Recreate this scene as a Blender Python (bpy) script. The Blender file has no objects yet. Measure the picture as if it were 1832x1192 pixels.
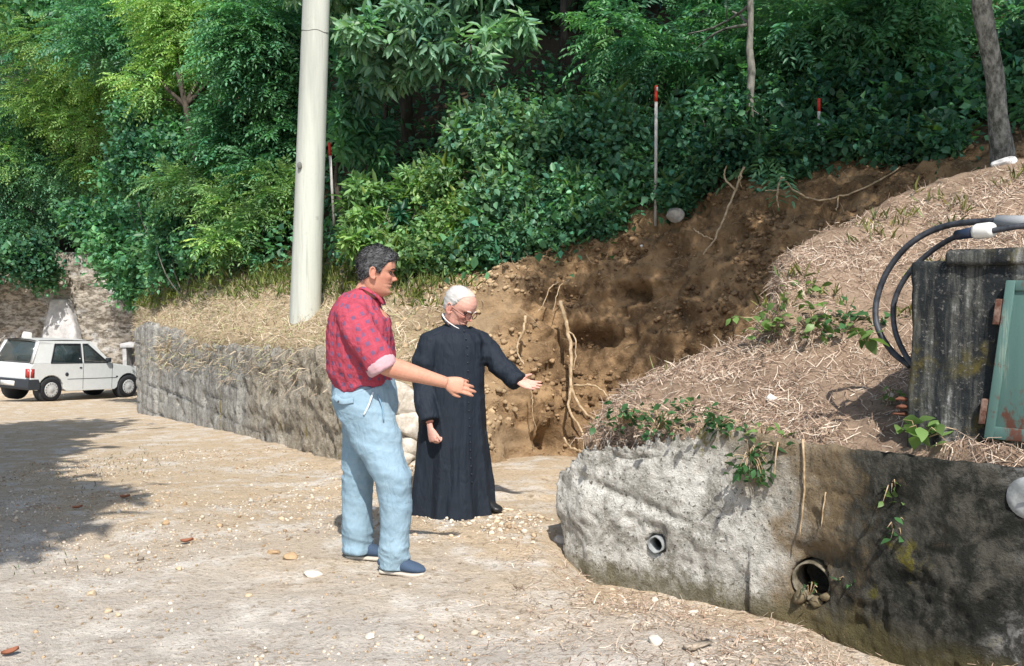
import bpy, bmesh, math, random
import numpy as np
from mathutils import Vector, Matrix

S = bpy.context.scene
C = S.collection
rng = np.random.default_rng(7)
random.seed(7)

# ---------------------------------------------------------------- camera
FPX, CX, CY = 1740.0, 916.0, 596.0          # focal length and centre in photo pixels
HOR = 480.0                                 # horizon row in the photo
CAMZ = 1.6
PITCH = math.atan((CY - HOR) / FPX)
cam_d = bpy.data.cameras.new('camera')
cam_d.sensor_width = 36.0
cam_d.lens = FPX / 1832.0 * 36.0
cam_d.clip_start = 0.05
cam_d.clip_end = 2000.0
cam = bpy.data.objects.new('camera', cam_d)
C.objects.link(cam)
cam.location = (0, 0, CAMZ)
cam.rotation_euler = (math.pi / 2 - PITCH, 0, 0)
S.camera = cam

# ---------------------------------------------------------------- sky and sun
SUN_EL = math.radians(50)
SUN_H = Vector((-0.15, 0.989)).normalized()     # where the light travels to, on the ground
w = bpy.data.worlds.new('World')
S.world = w
w.use_nodes = True
wn = w.node_tree
sky = wn.nodes.new('ShaderNodeTexSky')
sky.sky_type = 'NISHITA'
sky.sun_disc = False
sky.sun_elevation = SUN_EL
sky.sun_rotation = math.atan2(-SUN_H.x, -SUN_H.y)
sky.air_density = 1.0
sky.dust_density = 1.5
bgn = wn.nodes['Background']
bgn.inputs['Strength'].default_value = 0.14
wn.links.new(sky.outputs[0], bgn.inputs['Color'])
sun_d = bpy.data.lights.new('sun', 'SUN')
sun_d.energy = 4.0
sun_d.angle = math.radians(0.55)
sun_d.color = (1.0, 0.965, 0.90)
sun = bpy.data.objects.new('sun', sun_d)
C.objects.link(sun)
sun.location = (3, -18, 22)
ce = math.cos(SUN_EL)
sun.rotation_euler = Vector((SUN_H.x * ce, SUN_H.y * ce, -math.sin(SUN_EL))).to_track_quat('-Z', 'Y').to_euler()
S.view_settings.view_transform = 'Standard'
S.view_settings.look = 'None'
S.view_settings.gamma = 1.0
S.view_settings.exposure = 0.60
S.view_settings.use_curve_mapping = False
try:
    S.cycles.use_denoising = True
    S.cycles.max_bounces = 8
    S.cycles.diffuse_bounces = 4
    S.cycles.transparent_max_bounces = 12
except Exception:
    pass

# ---------------------------------------------------------------- helpers
def U(px, py, d):
    """world point that stands d metres into the scene (world Y) behind photo pixel px,py"""
    a = (px - CX) / FPX
    b = -(py - CY) / FPX
    y = math.cos(PITCH) + b * math.sin(PITCH)
    z = b * math.cos(PITCH) - math.sin(PITCH)
    return np.array([a / y * d, d, CAMZ + z / y * d])

def nrm(a):
    a = np.asarray(a, float)
    n = np.linalg.norm(a, axis=-1, keepdims=True)
    return a / np.maximum(n, 1e-9)

def _hash(ix, iy, iz, seed):
    h = (ix * 374761393 + iy * 668265263 + iz * 2147483647 + seed * 1274126177) & 0xFFFFFFFF
    h = ((h ^ (h >> 13)) * 1274126177) & 0xFFFFFFFF
    h = ((h ^ (h >> 16)) * 2246822519) & 0xFFFFFFFF
    h = h ^ (h >> 15)
    return (h & 0xFFFFFF) / float(0xFFFFFF) * 2 - 1

def vn(P, sc=1.0, seed=0):
    p = np.asarray(P, float) * sc
    i = np.floor(p).astype(np.int64)
    f = p - i
    f = f * f * f * (f * (f * 6 - 15) + 10)
    r = 0
    for dx in (0, 1):
        wx = f[:, 0] if dx else 1 - f[:, 0]
        for dy in (0, 1):
            wy = f[:, 1] if dy else 1 - f[:, 1]
            for dz in (0, 1):
                wz = f[:, 2] if dz else 1 - f[:, 2]
                r = r + wx * wy * wz * _hash(i[:, 0] + dx, i[:, 1] + dy, i[:, 2] + dz, seed)
    return r

def fbm(P, sc=1.0, oct=4, seed=0, gain=0.5):
    r = 0; a = 1.0; t = 0
    for o in range(oct):
        r = r + a * vn(P, sc * (2.03 ** o), seed + 17 * o)
        t += a; a *= gain
    return r / t

def ridged(P, sc=1.0, oct=4, seed=0):
    r = 0; a = 1.0; t = 0
    for o in range(oct):
        r = r + a * (1 - 2 * np.abs(vn(P, sc * (2.03 ** o), seed + 31 * o)))
        t += a; a *= 0.5
    return r / t

def smooth(a, b, x):
    t = np.clip((np.asarray(x, float) - a) / (b - a), 0, 1)
    return t * t * (3 - 2 * t)

def mesh(name, V, F, mats=None, sm=True, col=None, uv=None, mi=None):
    V = np.asarray(V, np.float32).reshape(-1, 3)
    FL = F if isinstance(F, list) else [F]
    FL = [np.asarray(f, np.int32) for f in FL if len(f)]
    me = bpy.data.meshes.new(name)
    me.vertices.add(len(V))
    me.vertices.foreach_set('co', V.ravel())
    nl = sum(f.size for f in FL); npoly = sum(len(f) for f in FL)
    me.loops.add(nl)
    me.loops.foreach_set('vertex_index', np.concatenate([f.ravel() for f in FL]).astype(np.int32))
    st = []; o = 0
    for f in FL:
        st.append(o + np.arange(len(f)) * f.shape[1]); o += f.size
    me.polygons.add(npoly)
    me.polygons.foreach_set('loop_start', np.concatenate(st).astype(np.int32))
    if sm:
        me.polygons.foreach_set('use_smooth', np.ones(npoly, bool))
    if mi is not None:
        me.polygons.foreach_set('material_index', np.asarray(mi, np.int32))
    me.update(calc_edges=True)
    me.validate()
    if col is not None:
        col = np.asarray(col, np.float32)
        if col.shape[1] == 3:
            col = np.hstack([col, np.ones((len(col), 1), np.float32)])
        at = me.color_attributes.new('Col', 'FLOAT_COLOR', 'POINT')
        at.data.foreach_set('color', col.ravel())
    if uv is not None:
        at = me.attributes.new('pat', 'FLOAT_VECTOR', 'POINT')
        at.data.foreach_set('vector', np.asarray(uv, np.float32).ravel())
    if mats is not None:
        for m in (mats if isinstance(mats, (list, tuple)) else [mats]):
            me.materials.append(m)
    return me

def ob(name, me, parent=None, label=None, cat=None, group=None, kind=None, loc=None, rot=None):
    o = bpy.data.objects.new(name, me)
    C.objects.link(o)
    if parent is not None:
        o.parent = parent
    if label: o['label'] = label
    if cat: o['category'] = cat
    if group: o['group'] = group
    if kind: o['kind'] = kind
    if loc is not None: o.location = tuple(float(v) for v in loc)
    if rot is not None: o.rotation_euler = rot
    return o

def thing(name, label, cat, loc=(0, 0, 0), rotz=0.0, group=None):
    return ob(name, None, None, label, cat, group, 'thing', loc, (0, 0, rotz))

def comb(parts):
    V = []; F4 = []; F3 = []; o = 0
    for v, f in parts:
        v = np.asarray(v, float)
        V.append(v)
        for ff in (f if isinstance(f, list) else [f]):
            ff = np.asarray(ff)
            if len(ff) == 0: continue
            (F4 if ff.shape[1] == 4 else F3).append(ff + o)
        o += len(v)
    out = []
    if F4: out.append(np.vstack(F4))
    if F3: out.append(np.vstack(F3))
    return np.vstack(V), out

def box(lo, hi):
    x0, y0, z0 = lo; x1, y1, z1 = hi
    V = np.array([[x0, y0, z0], [x1, y0, z0], [x1, y1, z0], [x0, y1, z0], [x0, y0, z1], [x1, y0, z1], [x1, y1, z1], [x0, y1, z1]], float)
    F = np.array([[0, 3, 2, 1], [4, 5, 6, 7], [0, 1, 5, 4], [1, 2, 6, 5], [2, 3, 7, 6], [3, 0, 4, 7]])
    return V, F

def prism(poly, z0, z1):
    """closed prism from plan polygon (ccw)"""
    n = len(poly); p = np.asarray(poly, float)
    z0 = np.broadcast_to(z0, n); z1 = np.broadcast_to(z1, n)
    V = np.vstack([np.column_stack([p, z0]), np.column_stack([p, z1]), [[*p.mean(0), np.mean(z0)], [*p.mean(0), np.mean(z1)]]])
    i = np.arange(n); j = (i + 1) % n
    return V, [np.column_stack([i, j, j + n, i + n]), np.vstack([np.column_stack([j, i, np.full(n, 2 * n)]), np.column_stack([i + n, j + n, np.full(n, 2 * n + 1)])])]

def tube(P, R, n=12, cap=True, sq=None, up=None, ang=0.0):
    """loft of rings along P; R scalar, (k,) or (k,2) radii; closed with fans"""
    P = np.asarray(P, float); k = len(P)
    R = np.asarray(R, float)
    if R.ndim == 0: R = np.full((k, 2), float(R))
    elif R.ndim == 1: R = np.column_stack([R, R])
    T = np.zeros_like(P)
    T[1:-1] = P[2:] - P[:-2]; T[0] = P[1] - P[0]; T[-1] = P[-1] - P[-2]
    T = nrm(T)
    if up is None:
        up = np.array([0, 0, 1.0]) if abs(T[0][2]) < 0.9 else np.array([0, 1.0, 0])
    X = np.zeros_like(P); x = nrm(np.cross(up, T[0]))
    for i in range(k):
        x = x - T[i] * np.dot(x, T[i]); x = x / max(np.linalg.norm(x), 1e-9); X[i] = x
    Y = np.cross(T, X)
    a = np.linspace(0, 2 * np.pi, n, endpoint=False) + ang
    ca, sa = np.cos(a), np.sin(a)
    if sq:
        ca = np.sign(ca) * np.abs(ca) ** (2 / sq); sa = np.sign(sa) * np.abs(sa) ** (2 / sq)
    V = P[:, None, :] + X[:, None, :] * (ca[None, :, None] * R[:, 0][:, None, None]) + Y[:, None, :] * (sa[None, :, None] * R[:, 1][:, None, None])
    V = V.reshape(-1, 3)
    i = np.arange(k - 1)[:, None] * n; j = np.arange(n)[None, :]; jn = (j + 1) % n
    F = np.stack([i + j, i + jn, i + n + jn, i + n + j], -1).reshape(-1, 4)
    out = [F]
    if cap:
        V = np.vstack([V, P[0], P[-1]])
        c0, c1 = k * n, k * n + 1; j = np.arange(n); jn = (j + 1) % n
        out.append(np.vstack([np.column_stack([jn, j, np.full(n, c0)]), np.column_stack([(k - 1) * n + j, (k - 1) * n + jn, np.full(n, c1)])]))
    return V, out

def ball(c, r, rot=None, nu=16, nv=10):
    u = np.linspace(0, 2 * np.pi, nu, endpoint=False); v = np.linspace(0, np.pi, nv + 1)[1:-1]
    V = np.array([[math.sin(b) * math.cos(a), math.sin(b) * math.sin(a), math.cos(b)] for b in v for a in u] + [[0, 0, 1], [0, 0, -1]])
    V = V * np.asarray(r, float)
    if rot is not None: V = V @ np.asarray(rot).T
    V = V + np.asarray(c, float)
    k = nv - 1; F = []; T = []
    for i in range(k - 1):
        for j in range(nu):
            F.append([i * nu + j, (i + 1) * nu + j, (i + 1) * nu + (j + 1) % nu, i * nu + (j + 1) % nu])
    for j in range(nu):
        T.append([k * nu, j, (j + 1) % nu]); T.append([k * nu + 1, (k - 1) * nu + (j + 1) % nu, (k - 1) * nu + j])
    return V, [np.array(F), np.array(T)]

def gridF(nv, nu):
    i = np.arange(nv - 1)[:, None] * nu; j = np.arange(nu - 1)[None, :]
    return np.stack([i + j, i + j + 1, i + nu + j + 1, i + nu + j], -1).reshape(-1, 4)

def vnormals(V, F):
    """vertex normals of a quad/tri mesh"""
    N = np.zeros_like(V)
    for f in (F if isinstance(F, list) else [F]):
        if len(f) == 0: continue
        n = np.cross(V[f[:, 2]] - V[f[:, 0]], V[f[:, -1]] - V[f[:, 1]]) if f.shape[1] == 4 else np.cross(V[f[:, 1]] - V[f[:, 0]], V[f[:, 2]] - V[f[:, 0]])
        for k in range(f.shape[1]):
            np.add.at(N, f[:, k], n)
    return nrm(N)

def remesh(V, F, vox, it=2, fac=0.5):
    me = mesh('tmp', V, F)
    o = bpy.data.objects.new('tmp', me); C.objects.link(o)
    m = o.modifiers.new('r', 'REMESH'); m.mode = 'VOXEL'; m.voxel_size = vox; m.adaptivity = 0
    if it:
        s = o.modifiers.new('s', 'SMOOTH'); s.iterations = it; s.factor = fac
    dg = bpy.context.evaluated_depsgraph_get()
    e = o.evaluated_get(dg); em = e.to_mesh()
    Vn = np.zeros(len(em.vertices) * 3, np.float32); em.vertices.foreach_get('co', Vn)
    n = len(em.polygons)
    ls = np.zeros(n, np.int32); em.polygons.foreach_get('loop_start', ls)
    li = np.zeros(len(em.loops), np.int32); em.loops.foreach_get('vertex_index', li)
    tot = np.diff(np.append(ls, len(li)))
    Fo = []
    for k in (4, 3):
        s_ = ls[tot == k]
        if len(s_): Fo.append(li[s_[:, None] + np.arange(k)[None, :]])
    e.to_mesh_clear()
    bpy.data.objects.remove(o); bpy.data.meshes.remove(me)
    return Vn.reshape(-1, 3).astype(float), Fo

def catmull(Cn, counts, axis):
    """resample control net along an axis, counts[i] samples per interval"""
    Cn = np.moveaxis(Cn, axis, 0); k = len(Cn); out = []
    for i in range(k - 1):
        p1, p2 = Cn[i], Cn[i + 1]
        m1 = (p2 - Cn[max(i - 1, 0)]) * (0.5 if i > 0 else 1.0)
        m2 = (Cn[min(i + 2, k - 1)] - p1) * (0.5 if i + 2 < k else 1.0)
        d = np.linalg.norm(p2 - p1, axis=-1, keepdims=True)
        for m in (m1, m2):                       # limit the tangents, no overshoot
            l = np.linalg.norm(m, axis=-1, keepdims=True)
            m *= np.minimum(1.0, 1.3 * d / np.maximum(l, 1e-9))
        for t in np.arange(counts[i]) / counts[i]:
            out.append((2 * t**3 - 3 * t**2 + 1) * p1 + (t**3 - 2 * t**2 + t) * m1 + (-2 * t**3 + 3 * t**2) * p2 + (t**3 - t**2) * m2)
    out.append(Cn[-1])
    return np.moveaxis(np.array(out), 0, axis)

class Scat:
    """random points on a mesh, area weighted, with a per-vertex mask"""
    def __init__(s, V, F):
        s.V = V; s.F = F
        a, b, c, d = (V[F[:, k]] for k in range(4))
        s.n = np.cross(c - a, d - b); s.A = 0.5 * np.linalg.norm(s.n, axis=1); s.n = nrm(s.n)
    def pts(s, n, mask=None, seed=1):
        r = np.random.default_rng(seed)
        wt = s.A.copy()
        if mask is not None: wt = wt * np.clip(mask[s.F].mean(1), 0, None)
        i = r.choice(len(s.F), n, p=wt / wt.sum())
        u, v = r.random((2, n, 1))
        a, b, c, d = (s.V[s.F[i, k]] for k in range(4))
        return (a * (1 - u) + b * u) * (1 - v) + (d * (1 - u) + c * u) * v, s.n[i]

# ---------------------------------------------------------------- node materials
class NB:
    def __init__(s, name, rough=0.9, spec=0.2):
        s.m = bpy.data.materials.new(name); s.m.use_nodes = True
        s.t = s.m.node_tree; s.b = s.t.nodes['Principled BSDF']; s.o = s.t.nodes['Material Output']
        s.b.inputs['Roughness'].default_value = rough
        s.b.inputs['Specular IOR Level'].default_value = spec
    def n(s, ty, **kw):
        x = s.t.nodes.new(ty)
        for k, v in kw.items(): setattr(x, k, v)
        return x
    def set(s, inp, v):
        if isinstance(v, bpy.types.NodeSocket): s.t.links.new(v, inp)
        elif isinstance(v, (tuple, list)) and len(v) == 3 and inp.type == 'RGBA': inp.default_value = (*v, 1)
        else: inp.default_value = v
    def pos(s): return s.n('ShaderNodeNewGeometry').outputs['Position']
    def obj(s): return s.n('ShaderNodeTexCoord').outputs['Object']
    def mapv(s, v, sc=(1, 1, 1), loc=(0, 0, 0)):
        x = s.n('ShaderNodeMapping'); s.set(x.inputs[0], v); x.inputs['Scale'].default_value = sc; x.inputs['Location'].default_value = loc
        return x.outputs[0]
    def noise(s, v, scale, detail=4, rough=0.6, dist=0.0):
        x = s.n('ShaderNodeTexNoise'); s.set(x.inputs['Vector'], v); x.inputs['Scale'].default_value = scale
        x.inputs['Detail'].default_value = detail; x.inputs['Roughness'].default_value = rough; x.inputs['Distortion'].default_value = dist
        return x.outputs[0]
    def vor(s, v, scale, feat='F1', out=0):
        x = s.n('ShaderNodeTexVoronoi'); x.feature = feat; s.set(x.inputs['Vector'], v); x.inputs['Scale'].default_value = scale
        return x.outputs[out]
    def ramp(s, f, stops):
        x = s.n('ShaderNodeValToRGB'); s.set(x.inputs[0], f); e = x.color_ramp.elements
        while len(e) < len(stops): e.new(0.5)
        for q, (p, c) in zip(e, stops):
            q.position = p; q.color = (*c, 1) if isinstance(c, (tuple, list)) else (c, c, c, 1)
        return x.outputs[0]
    def step(s, f, a, b):
        x = s.n('ShaderNodeMapRange', interpolation_type='SMOOTHSTEP'); x.clamp = True
        s.set(x.inputs[0], f); x.inputs[1].default_value = min(a, b); x.inputs[2].default_value = max(a, b)
        x.inputs[3].default_value = 0.0 if a < b else 1.0; x.inputs[4].default_value = 1.0 if a < b else 0.0
        return x.outputs[0]
    def mix(s, f, a, b, mode='MIX'):
        x = s.n('ShaderNodeMix', data_type='RGBA', blend_type=mode)
        s.set(x.inputs[0], f); s.set(x.inputs[6], a); s.set(x.inputs[7], b)
        return x.outputs[2]
    def ma(s, op, a, b=0.0):
        x = s.n('ShaderNodeMath', operation=op); s.set(x.inputs[0], a); s.set(x.inputs[1], b)
        return x.outputs[0]
    def sep(s, v):
        x = s.n('ShaderNodeSeparateXYZ'); s.set(x.inputs[0], v); return x.outputs
    def attr(s, name='Col', out='Color'):
        x = s.n('ShaderNodeAttribute'); x.attribute_name = name; return x.outputs[out]
    def bump(s, h, st=0.5, dist=0.02):
        x = s.n('ShaderNodeBump'); x.inputs['Strength'].default_value = st; x.inputs['Distance'].default_value = dist
        s.set(x.inputs['Height'], h); s.t.links.new(x.outputs[0], s.b.inputs['Normal'])
    def base(s, c): s.set(s.b.inputs['Base Color'], c); return s
# ================================================================ materials
def m_ground():
    b = NB('packed_dirt', 0.95, 0.1); p = b.pos()
    n1 = b.noise(p, 0.55, 4); n2 = b.noise(p, 3.0, 6, 0.7); n3 = b.noise(p, 38, 5, 0.75); n4 = b.noise(p, 11, 6, 0.75)
    x, y, z = b.sep(p)
    # gravelly grey roadway to the left and front, clay spoil beside the bank
    g = b.ma('ADD', b.ma('MULTIPLY', y, 0.17), b.ma('MULTIPLY', x, 0.10))
    g = b.ma('ADD', g, b.ma('MULTIPLY', n1, 0.9))
    clay = b.step(g, 1.02, 1.42)
    c = b.mix(clay, (0.49, 0.435, 0.375), (0.54, 0.42, 0.29))
    c = b.mix(b.step(n2, 0.46, 0.68), c, (0.66, 0.60, 0.525))
    c = b.mix(b.ma('MULTIPLY', b.step(n4, 0.55, 0.66), 0.75), c, (0.27, 0.20, 0.13))
    c = b.mix(b.ma('MULTIPLY', b.step(n3, 0.54, 0.66), 0.65), c, (0.20, 0.155, 0.105))
    c = b.mix(b.ma('MULTIPLY', b.step(n3, 0.42, 0.33), 0.6), c, (0.66, 0.60, 0.52))
    b.base(c)
    h = b.ma('ADD', b.ma('MULTIPLY', n3, 0.5), b.ma('MULTIPLY', n4, 1.0))
    b.bump(h, 1.0, 0.035); return b.m

def m_hill():
    b = NB('hill_soil', 0.97, 0.05); p = b.pos(); a = b.sep(b.attr('Col'))
    n2 = b.noise(p, 2.2, 6, 0.65); n3 = b.noise(p, 9, 6, 0.7); n4 = b.noise(p, 45, 4, 0.7)
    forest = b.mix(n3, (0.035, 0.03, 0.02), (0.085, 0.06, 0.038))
    earth = b.mix(b.step(n2, 0.38, 0.66), (0.145, 0.092, 0.050), (0.34, 0.22, 0.118))
    earth = b.mix(b.ma('MULTIPLY', b.step(n3, 0.52, 0.64), 0.7), earth, (0.085, 0.052, 0.030))
    earth = b.mix(b.ma('MULTIPLY', b.step(n4, 0.56, 0.68), 0.6), earth, (0.36, 0.25, 0.15))
    earth = b.mix(b.ma('MULTIPLY', a[2], 0.8), earth, b.mix(n3, (0.25, 0.172, 0.10), (0.43, 0.32, 0.205)))   # dry spoil
    straw = b.mix(n3, (0.30, 0.215, 0.125), (0.50, 0.40, 0.26))
    straw = b.mix(b.ma('MULTIPLY', b.step(n2, 0.55, 0.68), 0.6), straw, (0.22, 0.25, 0.09))
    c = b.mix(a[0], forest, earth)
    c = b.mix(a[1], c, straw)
    b.base(c)
    b.bump(b.ma('ADD', n3, b.ma('MULTIPLY', n4, 0.6)), 0.9, 0.03); return b.m

def m_litter():
    b = NB('straw_litter', 0.95, 0.08); p = b.pos()
    n2 = b.noise(p, 3.0, 6, 0.65); n3 = b.noise(p, 22, 6, 0.75)
    c = b.mix(n3, (0.17, 0.115, 0.078), (0.42, 0.31, 0.225))
    c = b.mix(b.ma('MULTIPLY', b.step(n2, 0.52, 0.68), 0.55), c, (0.15, 0.10, 0.07))
    b.base(c); b.bump(n3, 0.9, 0.03); return b.m

def m_front_wall():
    b = NB('weathered_concrete', 0.95, 0.12); p = b.pos()
    x, y, z = b.sep(p)
    n1 = b.noise(p, 1.6, 5, 0.6); n2 = b.noise(p, 6.5, 8, 0.75, 0.3); n3 = b.noise(p, 24, 6, 0.75)
    n5 = b.noise(b.mapv(p, (6, 6, 1.2)), 1.0, 5, 0.65)
    c = b.mix(b.step(n2, 0.40, 0.60), (0.30, 0.285, 0.25), (0.64, 0.62, 0.57))
    c = b.mix(b.ma('MULTIPLY', b.step(n5, 0.58, 0.70), 0.6), c, (0.14, 0.135, 0.12))
    c = b.mix(b.ma('MULTIPLY', b.step(n3, 0.56, 0.66), 0.55), c, (0.17, 0.165, 0.145))
    # crisp aggregate showing through the worn skin
    ag = b.noise(p, 95, 3, 0.6); ag2 = b.noise(p, 48, 4, 0.7)
    c = b.mix(b.ma('MULTIPLY', b.step(ag, 0.585, 0.615), 0.5), c, (0.66, 0.64, 0.59))
    c = b.mix(b.ma('MULTIPLY', b.step(ag2, 0.60, 0.63), 0.65), c, (0.07, 0.066, 0.055))
    c = b.mix(b.ma('MULTIPLY', b.step(ag2, 0.40, 0.37), 0.35), c, (0.55, 0.53, 0.48))
    # brown clay run-off in the middle, black wet algae to the far end
    wob = b.ma('ADD', x, b.ma('MULTIPLY', b.ma('SUBTRACT', n1, 0.5), 1.3))
    brown = b.step(b.ma('ADD', wob, b.ma('MULTIPLY', b.ma('SUBTRACT', n2, 0.5), 0.9)), 1.08, 1.42)
    cb = b.mix(n2, (0.12, 0.082, 0.04), (0.235, 0.165, 0.085))
    cb = b.mix(b.ma('MULTIPLY', b.step(n3, 0.54, 0.64), 0.55), cb, (0.09, 0.075, 0.05))
    c = b.mix(b.ma('MULTIPLY', brown, 0.9), c, cb)
    c = b.mix(b.ma('MULTIPLY', b.step(ag2, 0.60, 0.63), 0.4), c, (0.05, 0.042, 0.03))
    dark = b.step(b.ma('ADD', wob, b.ma('ADD', b.ma('MULTIPLY', n5, 0.45), b.ma('MULTIPLY', b.ma('SUBTRACT', n2, 0.5), 0.9))), 1.62, 1.95)
    cd = b.mix(b.step(n2, 0.42, 0.62), (0.020, 0.021, 0.018), (0.085, 0.080, 0.066))
    c = b.mix(dark, c, cd)
    pale = b.step(wob, 2.0, 2.35)
    cp = b.mix(b.step(n2, 0.47, 0.58), (0.06, 0.06, 0.058), (0.34, 0.335, 0.33))
    c = b.mix(pale, c, cp)
    # yellow moss in blotches and along the foot
    moss = b.ma('MULTIPLY', b.step(n1, 0.60, 0.66), b.step(n2, 0.50, 0.60))
    c = b.mix(moss, c, (0.13, 0.115, 0.022))
    foot = b.ma('MULTIPLY', b.step(b.ma('ADD', z, b.ma('MULTIPLY', n2, 0.3)), 0.20, 0.02), 0.75)
    c = b.mix(foot, c, b.mix(n3, (0.05, 0.045, 0.022), (0.16, 0.135, 0.06)))
    b.base(c)
    b.bump(b.ma('ADD', n2, b.ma('ADD', n3, b.ma('MULTIPLY', b.noise(p, 70, 4, 0.7), 0.6))), 1.0, 0.022); return b.m

def m_left_wall():
    b = NB('old_shuttered_concrete', 0.95, 0.12); p = b.pos()
    x, y, z = b.sep(p)
    n1 = b.noise(p, 0.9, 5, 0.6); n2 = b.noise(p, 4, 8, 0.75); n3 = b.noise(p, 20, 6, 0.75)
    st = b.noise(b.mapv(p, (5, 5, 0.35)), 1.0, 6, 0.7)
    c = b.mix(b.step(st, 0.36, 0.62), (0.25, 0.24, 0.215), (0.48, 0.46, 0.415))
    near = b.step(b.ma('SUBTRACT', b.ma('MULTIPLY', n1, 3.0), b.ma('MULTIPLY', y, 0.5)), -4.7, -3.6)
    ct = b.mix(b.step(n2, 0.36, 0.62), (0.25, 0.205, 0.14), (0.50, 0.43, 0.33))
    c = b.mix(b.ma('MULTIPLY', near, 0.8), c, ct)
    c = b.mix(b.ma('MULTIPLY', b.step(n3, 0.54, 0.66), 0.65), c, (0.10, 0.09, 0.07))
    c = b.mix(b.ma('MULTIPLY', b.step(n2, 0.42, 0.30), 0.7), c, (0.55, 0.50, 0.42))
    ag = b.noise(p, 26, 4, 0.7)
    c = b.mix(b.ma('MULTIPLY', b.step(ag, 0.58, 0.62), 0.55), c, (0.09, 0.08, 0.06))
    c = b.mix(b.ma('MULTIPLY', b.step(ag, 0.41, 0.38), 0.45), c, (0.60, 0.56, 0.49))
    moss = b.ma('MULTIPLY', b.step(st, 0.54, 0.66), b.step(n1, 0.48, 0.58))
    c = b.mix(b.ma('MULTIPLY', moss, 0.85), c, (0.20, 0.155, 0.03))
    b.base(c); b.bump(b.ma('ADD', n2, n3), 1.0, 0.05); return b.m

def m_stone_wall():
    b = NB('blotchy_stone_wall', 0.95, 0.1); p = b.pos()
    n1 = b.noise(p, 0.45, 4, 0.6); n2 = b.noise(p, 1.6, 8, 0.75); n3 = b.noise(b.mapv(p, (1, 1, 2.2)), 4.5, 6, 0.75)
    c = b.mix(b.step(n3, 0.40, 0.60), (0.14, 0.12, 0.095), (0.46, 0.41, 0.35))
    c = b.mix(b.step(n2, 0.52, 0.64), c, b.mix(n3, (0.44, 0.43, 0.42), (0.68, 0.66, 0.64)))
    c = b.mix(b.ma('MULTIPLY', b.step(n1, 0.58, 0.66), 0.7), c, (0.08, 0.075, 0.06))
    b.base(c); b.bump(n3, 1.0, 0.06); return b.m

def m_hutch():
    b = NB('black_stained_concrete', 0.9, 0.2); p = b.pos()
    n1 = b.noise(p, 3.0, 5, 0.6); n2 = b.noise(p, 9, 7, 0.75); n3 = b.noise(p, 45, 5, 0.75)
    st = b.noise(b.mapv(p, (9, 9, 0.8)), 1.0, 6, 0.7)
    c = b.mix(b.step(st, 0.44, 0.60), (0.018, 0.021, 0.023), (0.10, 0.10, 0.088))
    c = b.mix(b.step(b.ma('ADD', b.ma('MULTIPLY', st, 0.6), b.ma('MULTIPLY', n2, 0.4)), 0.54, 0.62), c, (0.30, 0.30, 0.30))
    c = b.mix(b.ma('MULTIPLY', b.step(n1, 0.50, 0.62), b.step(n2, 0.4, 0.6)), c, (0.085, 0.07, 0.02))
    c = b.mix(b.ma('MULTIPLY', b.step(n3, 0.56, 0.66), 0.6), c, (0.22, 0.21, 0.19))
    b.base(c); b.bump(b.ma('ADD', n2, b.ma('MULTIPLY', n3, 0.5)), 0.9, 0.015); return b.m

def m_green_door():
    b = NB('flaking_green_paint', 0.55, 0.35); p = b.obj()
    n1 = b.noise(b.mapv(p, (7, 7, 2.2)), 1.0, 6, 0.65); n2 = b.noise(p, 30, 5, 0.7); n3 = b.noise(b.mapv(p, (16, 16, 1.2)), 1, 5, 0.7)
    c = b.mix(n3, (0.055, 0.120, 0.106), (0.10, 0.175, 0.155))
    c = b.mix(b.ma('MULTIPLY', b.step(n3, 0.56, 0.66), 0.7), c, (0.22, 0.27, 0.22))
    c = b.mix(b.step(b.ma('ADD', n1, b.ma('MULTIPLY', n2, 0.25)), 0.66, 0.74), c, (0.11, 0.045, 0.03))
    b.base(c); b.bump(n2, 0.2, 0.003); return b.m

def m_vcol(name, rough=0.9, spec=0.1, scale=0, amt=0.3, bump=0.0, bdist=0.01):
    b = NB(name, rough, spec); c = b.attr('Col')
    if scale:
        n = b.noise(b.obj(), scale, 5, 0.7)
        c = b.mix(1.0, c, b.ramp(n, [(0.3, 1 - amt), (0.7, 1 + amt)]), 'MULTIPLY')
        if bump: b.bump(n, bump, bdist)
    b.base(c); return b.m

def m_leaf(name, trans=0.35, rough=0.42):
    b = NB(name, rough, 0.35); c = b.attr('Col'); b.base(c)
    t = b.n('ShaderNodeBsdfTranslucent')
    b.set(t.inputs['Color'], b.mix(1.0, c, (1.05, 1.25, 0.55), 'MULTIPLY'))
    mx = b.n('ShaderNodeMixShader'); mx.inputs[0].default_value = trans
    b.t.links.new(b.b.outputs[0], mx.inputs[1]); b.t.links.new(t.outputs[0], mx.inputs[2]); b.t.links.new(mx.outputs[0], b.o.inputs[0])
    return b.m

def m_noisy(name, c0, c1, scale=8, rough=0.85, spec=0.2, bump=0.4, bd=0.01, stretch=(1, 1, 1), lo=0.35, hi=0.65):
    b = NB(name, rough, spec); p = b.mapv(b.obj(), stretch)
    n = b.noise(p, scale, 6, 0.7)
    b.base(b.mix(b.step(n, lo, hi), c0, c1)); 
    if bump: b.bump(n, bump, bd)
    return b.m

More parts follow.
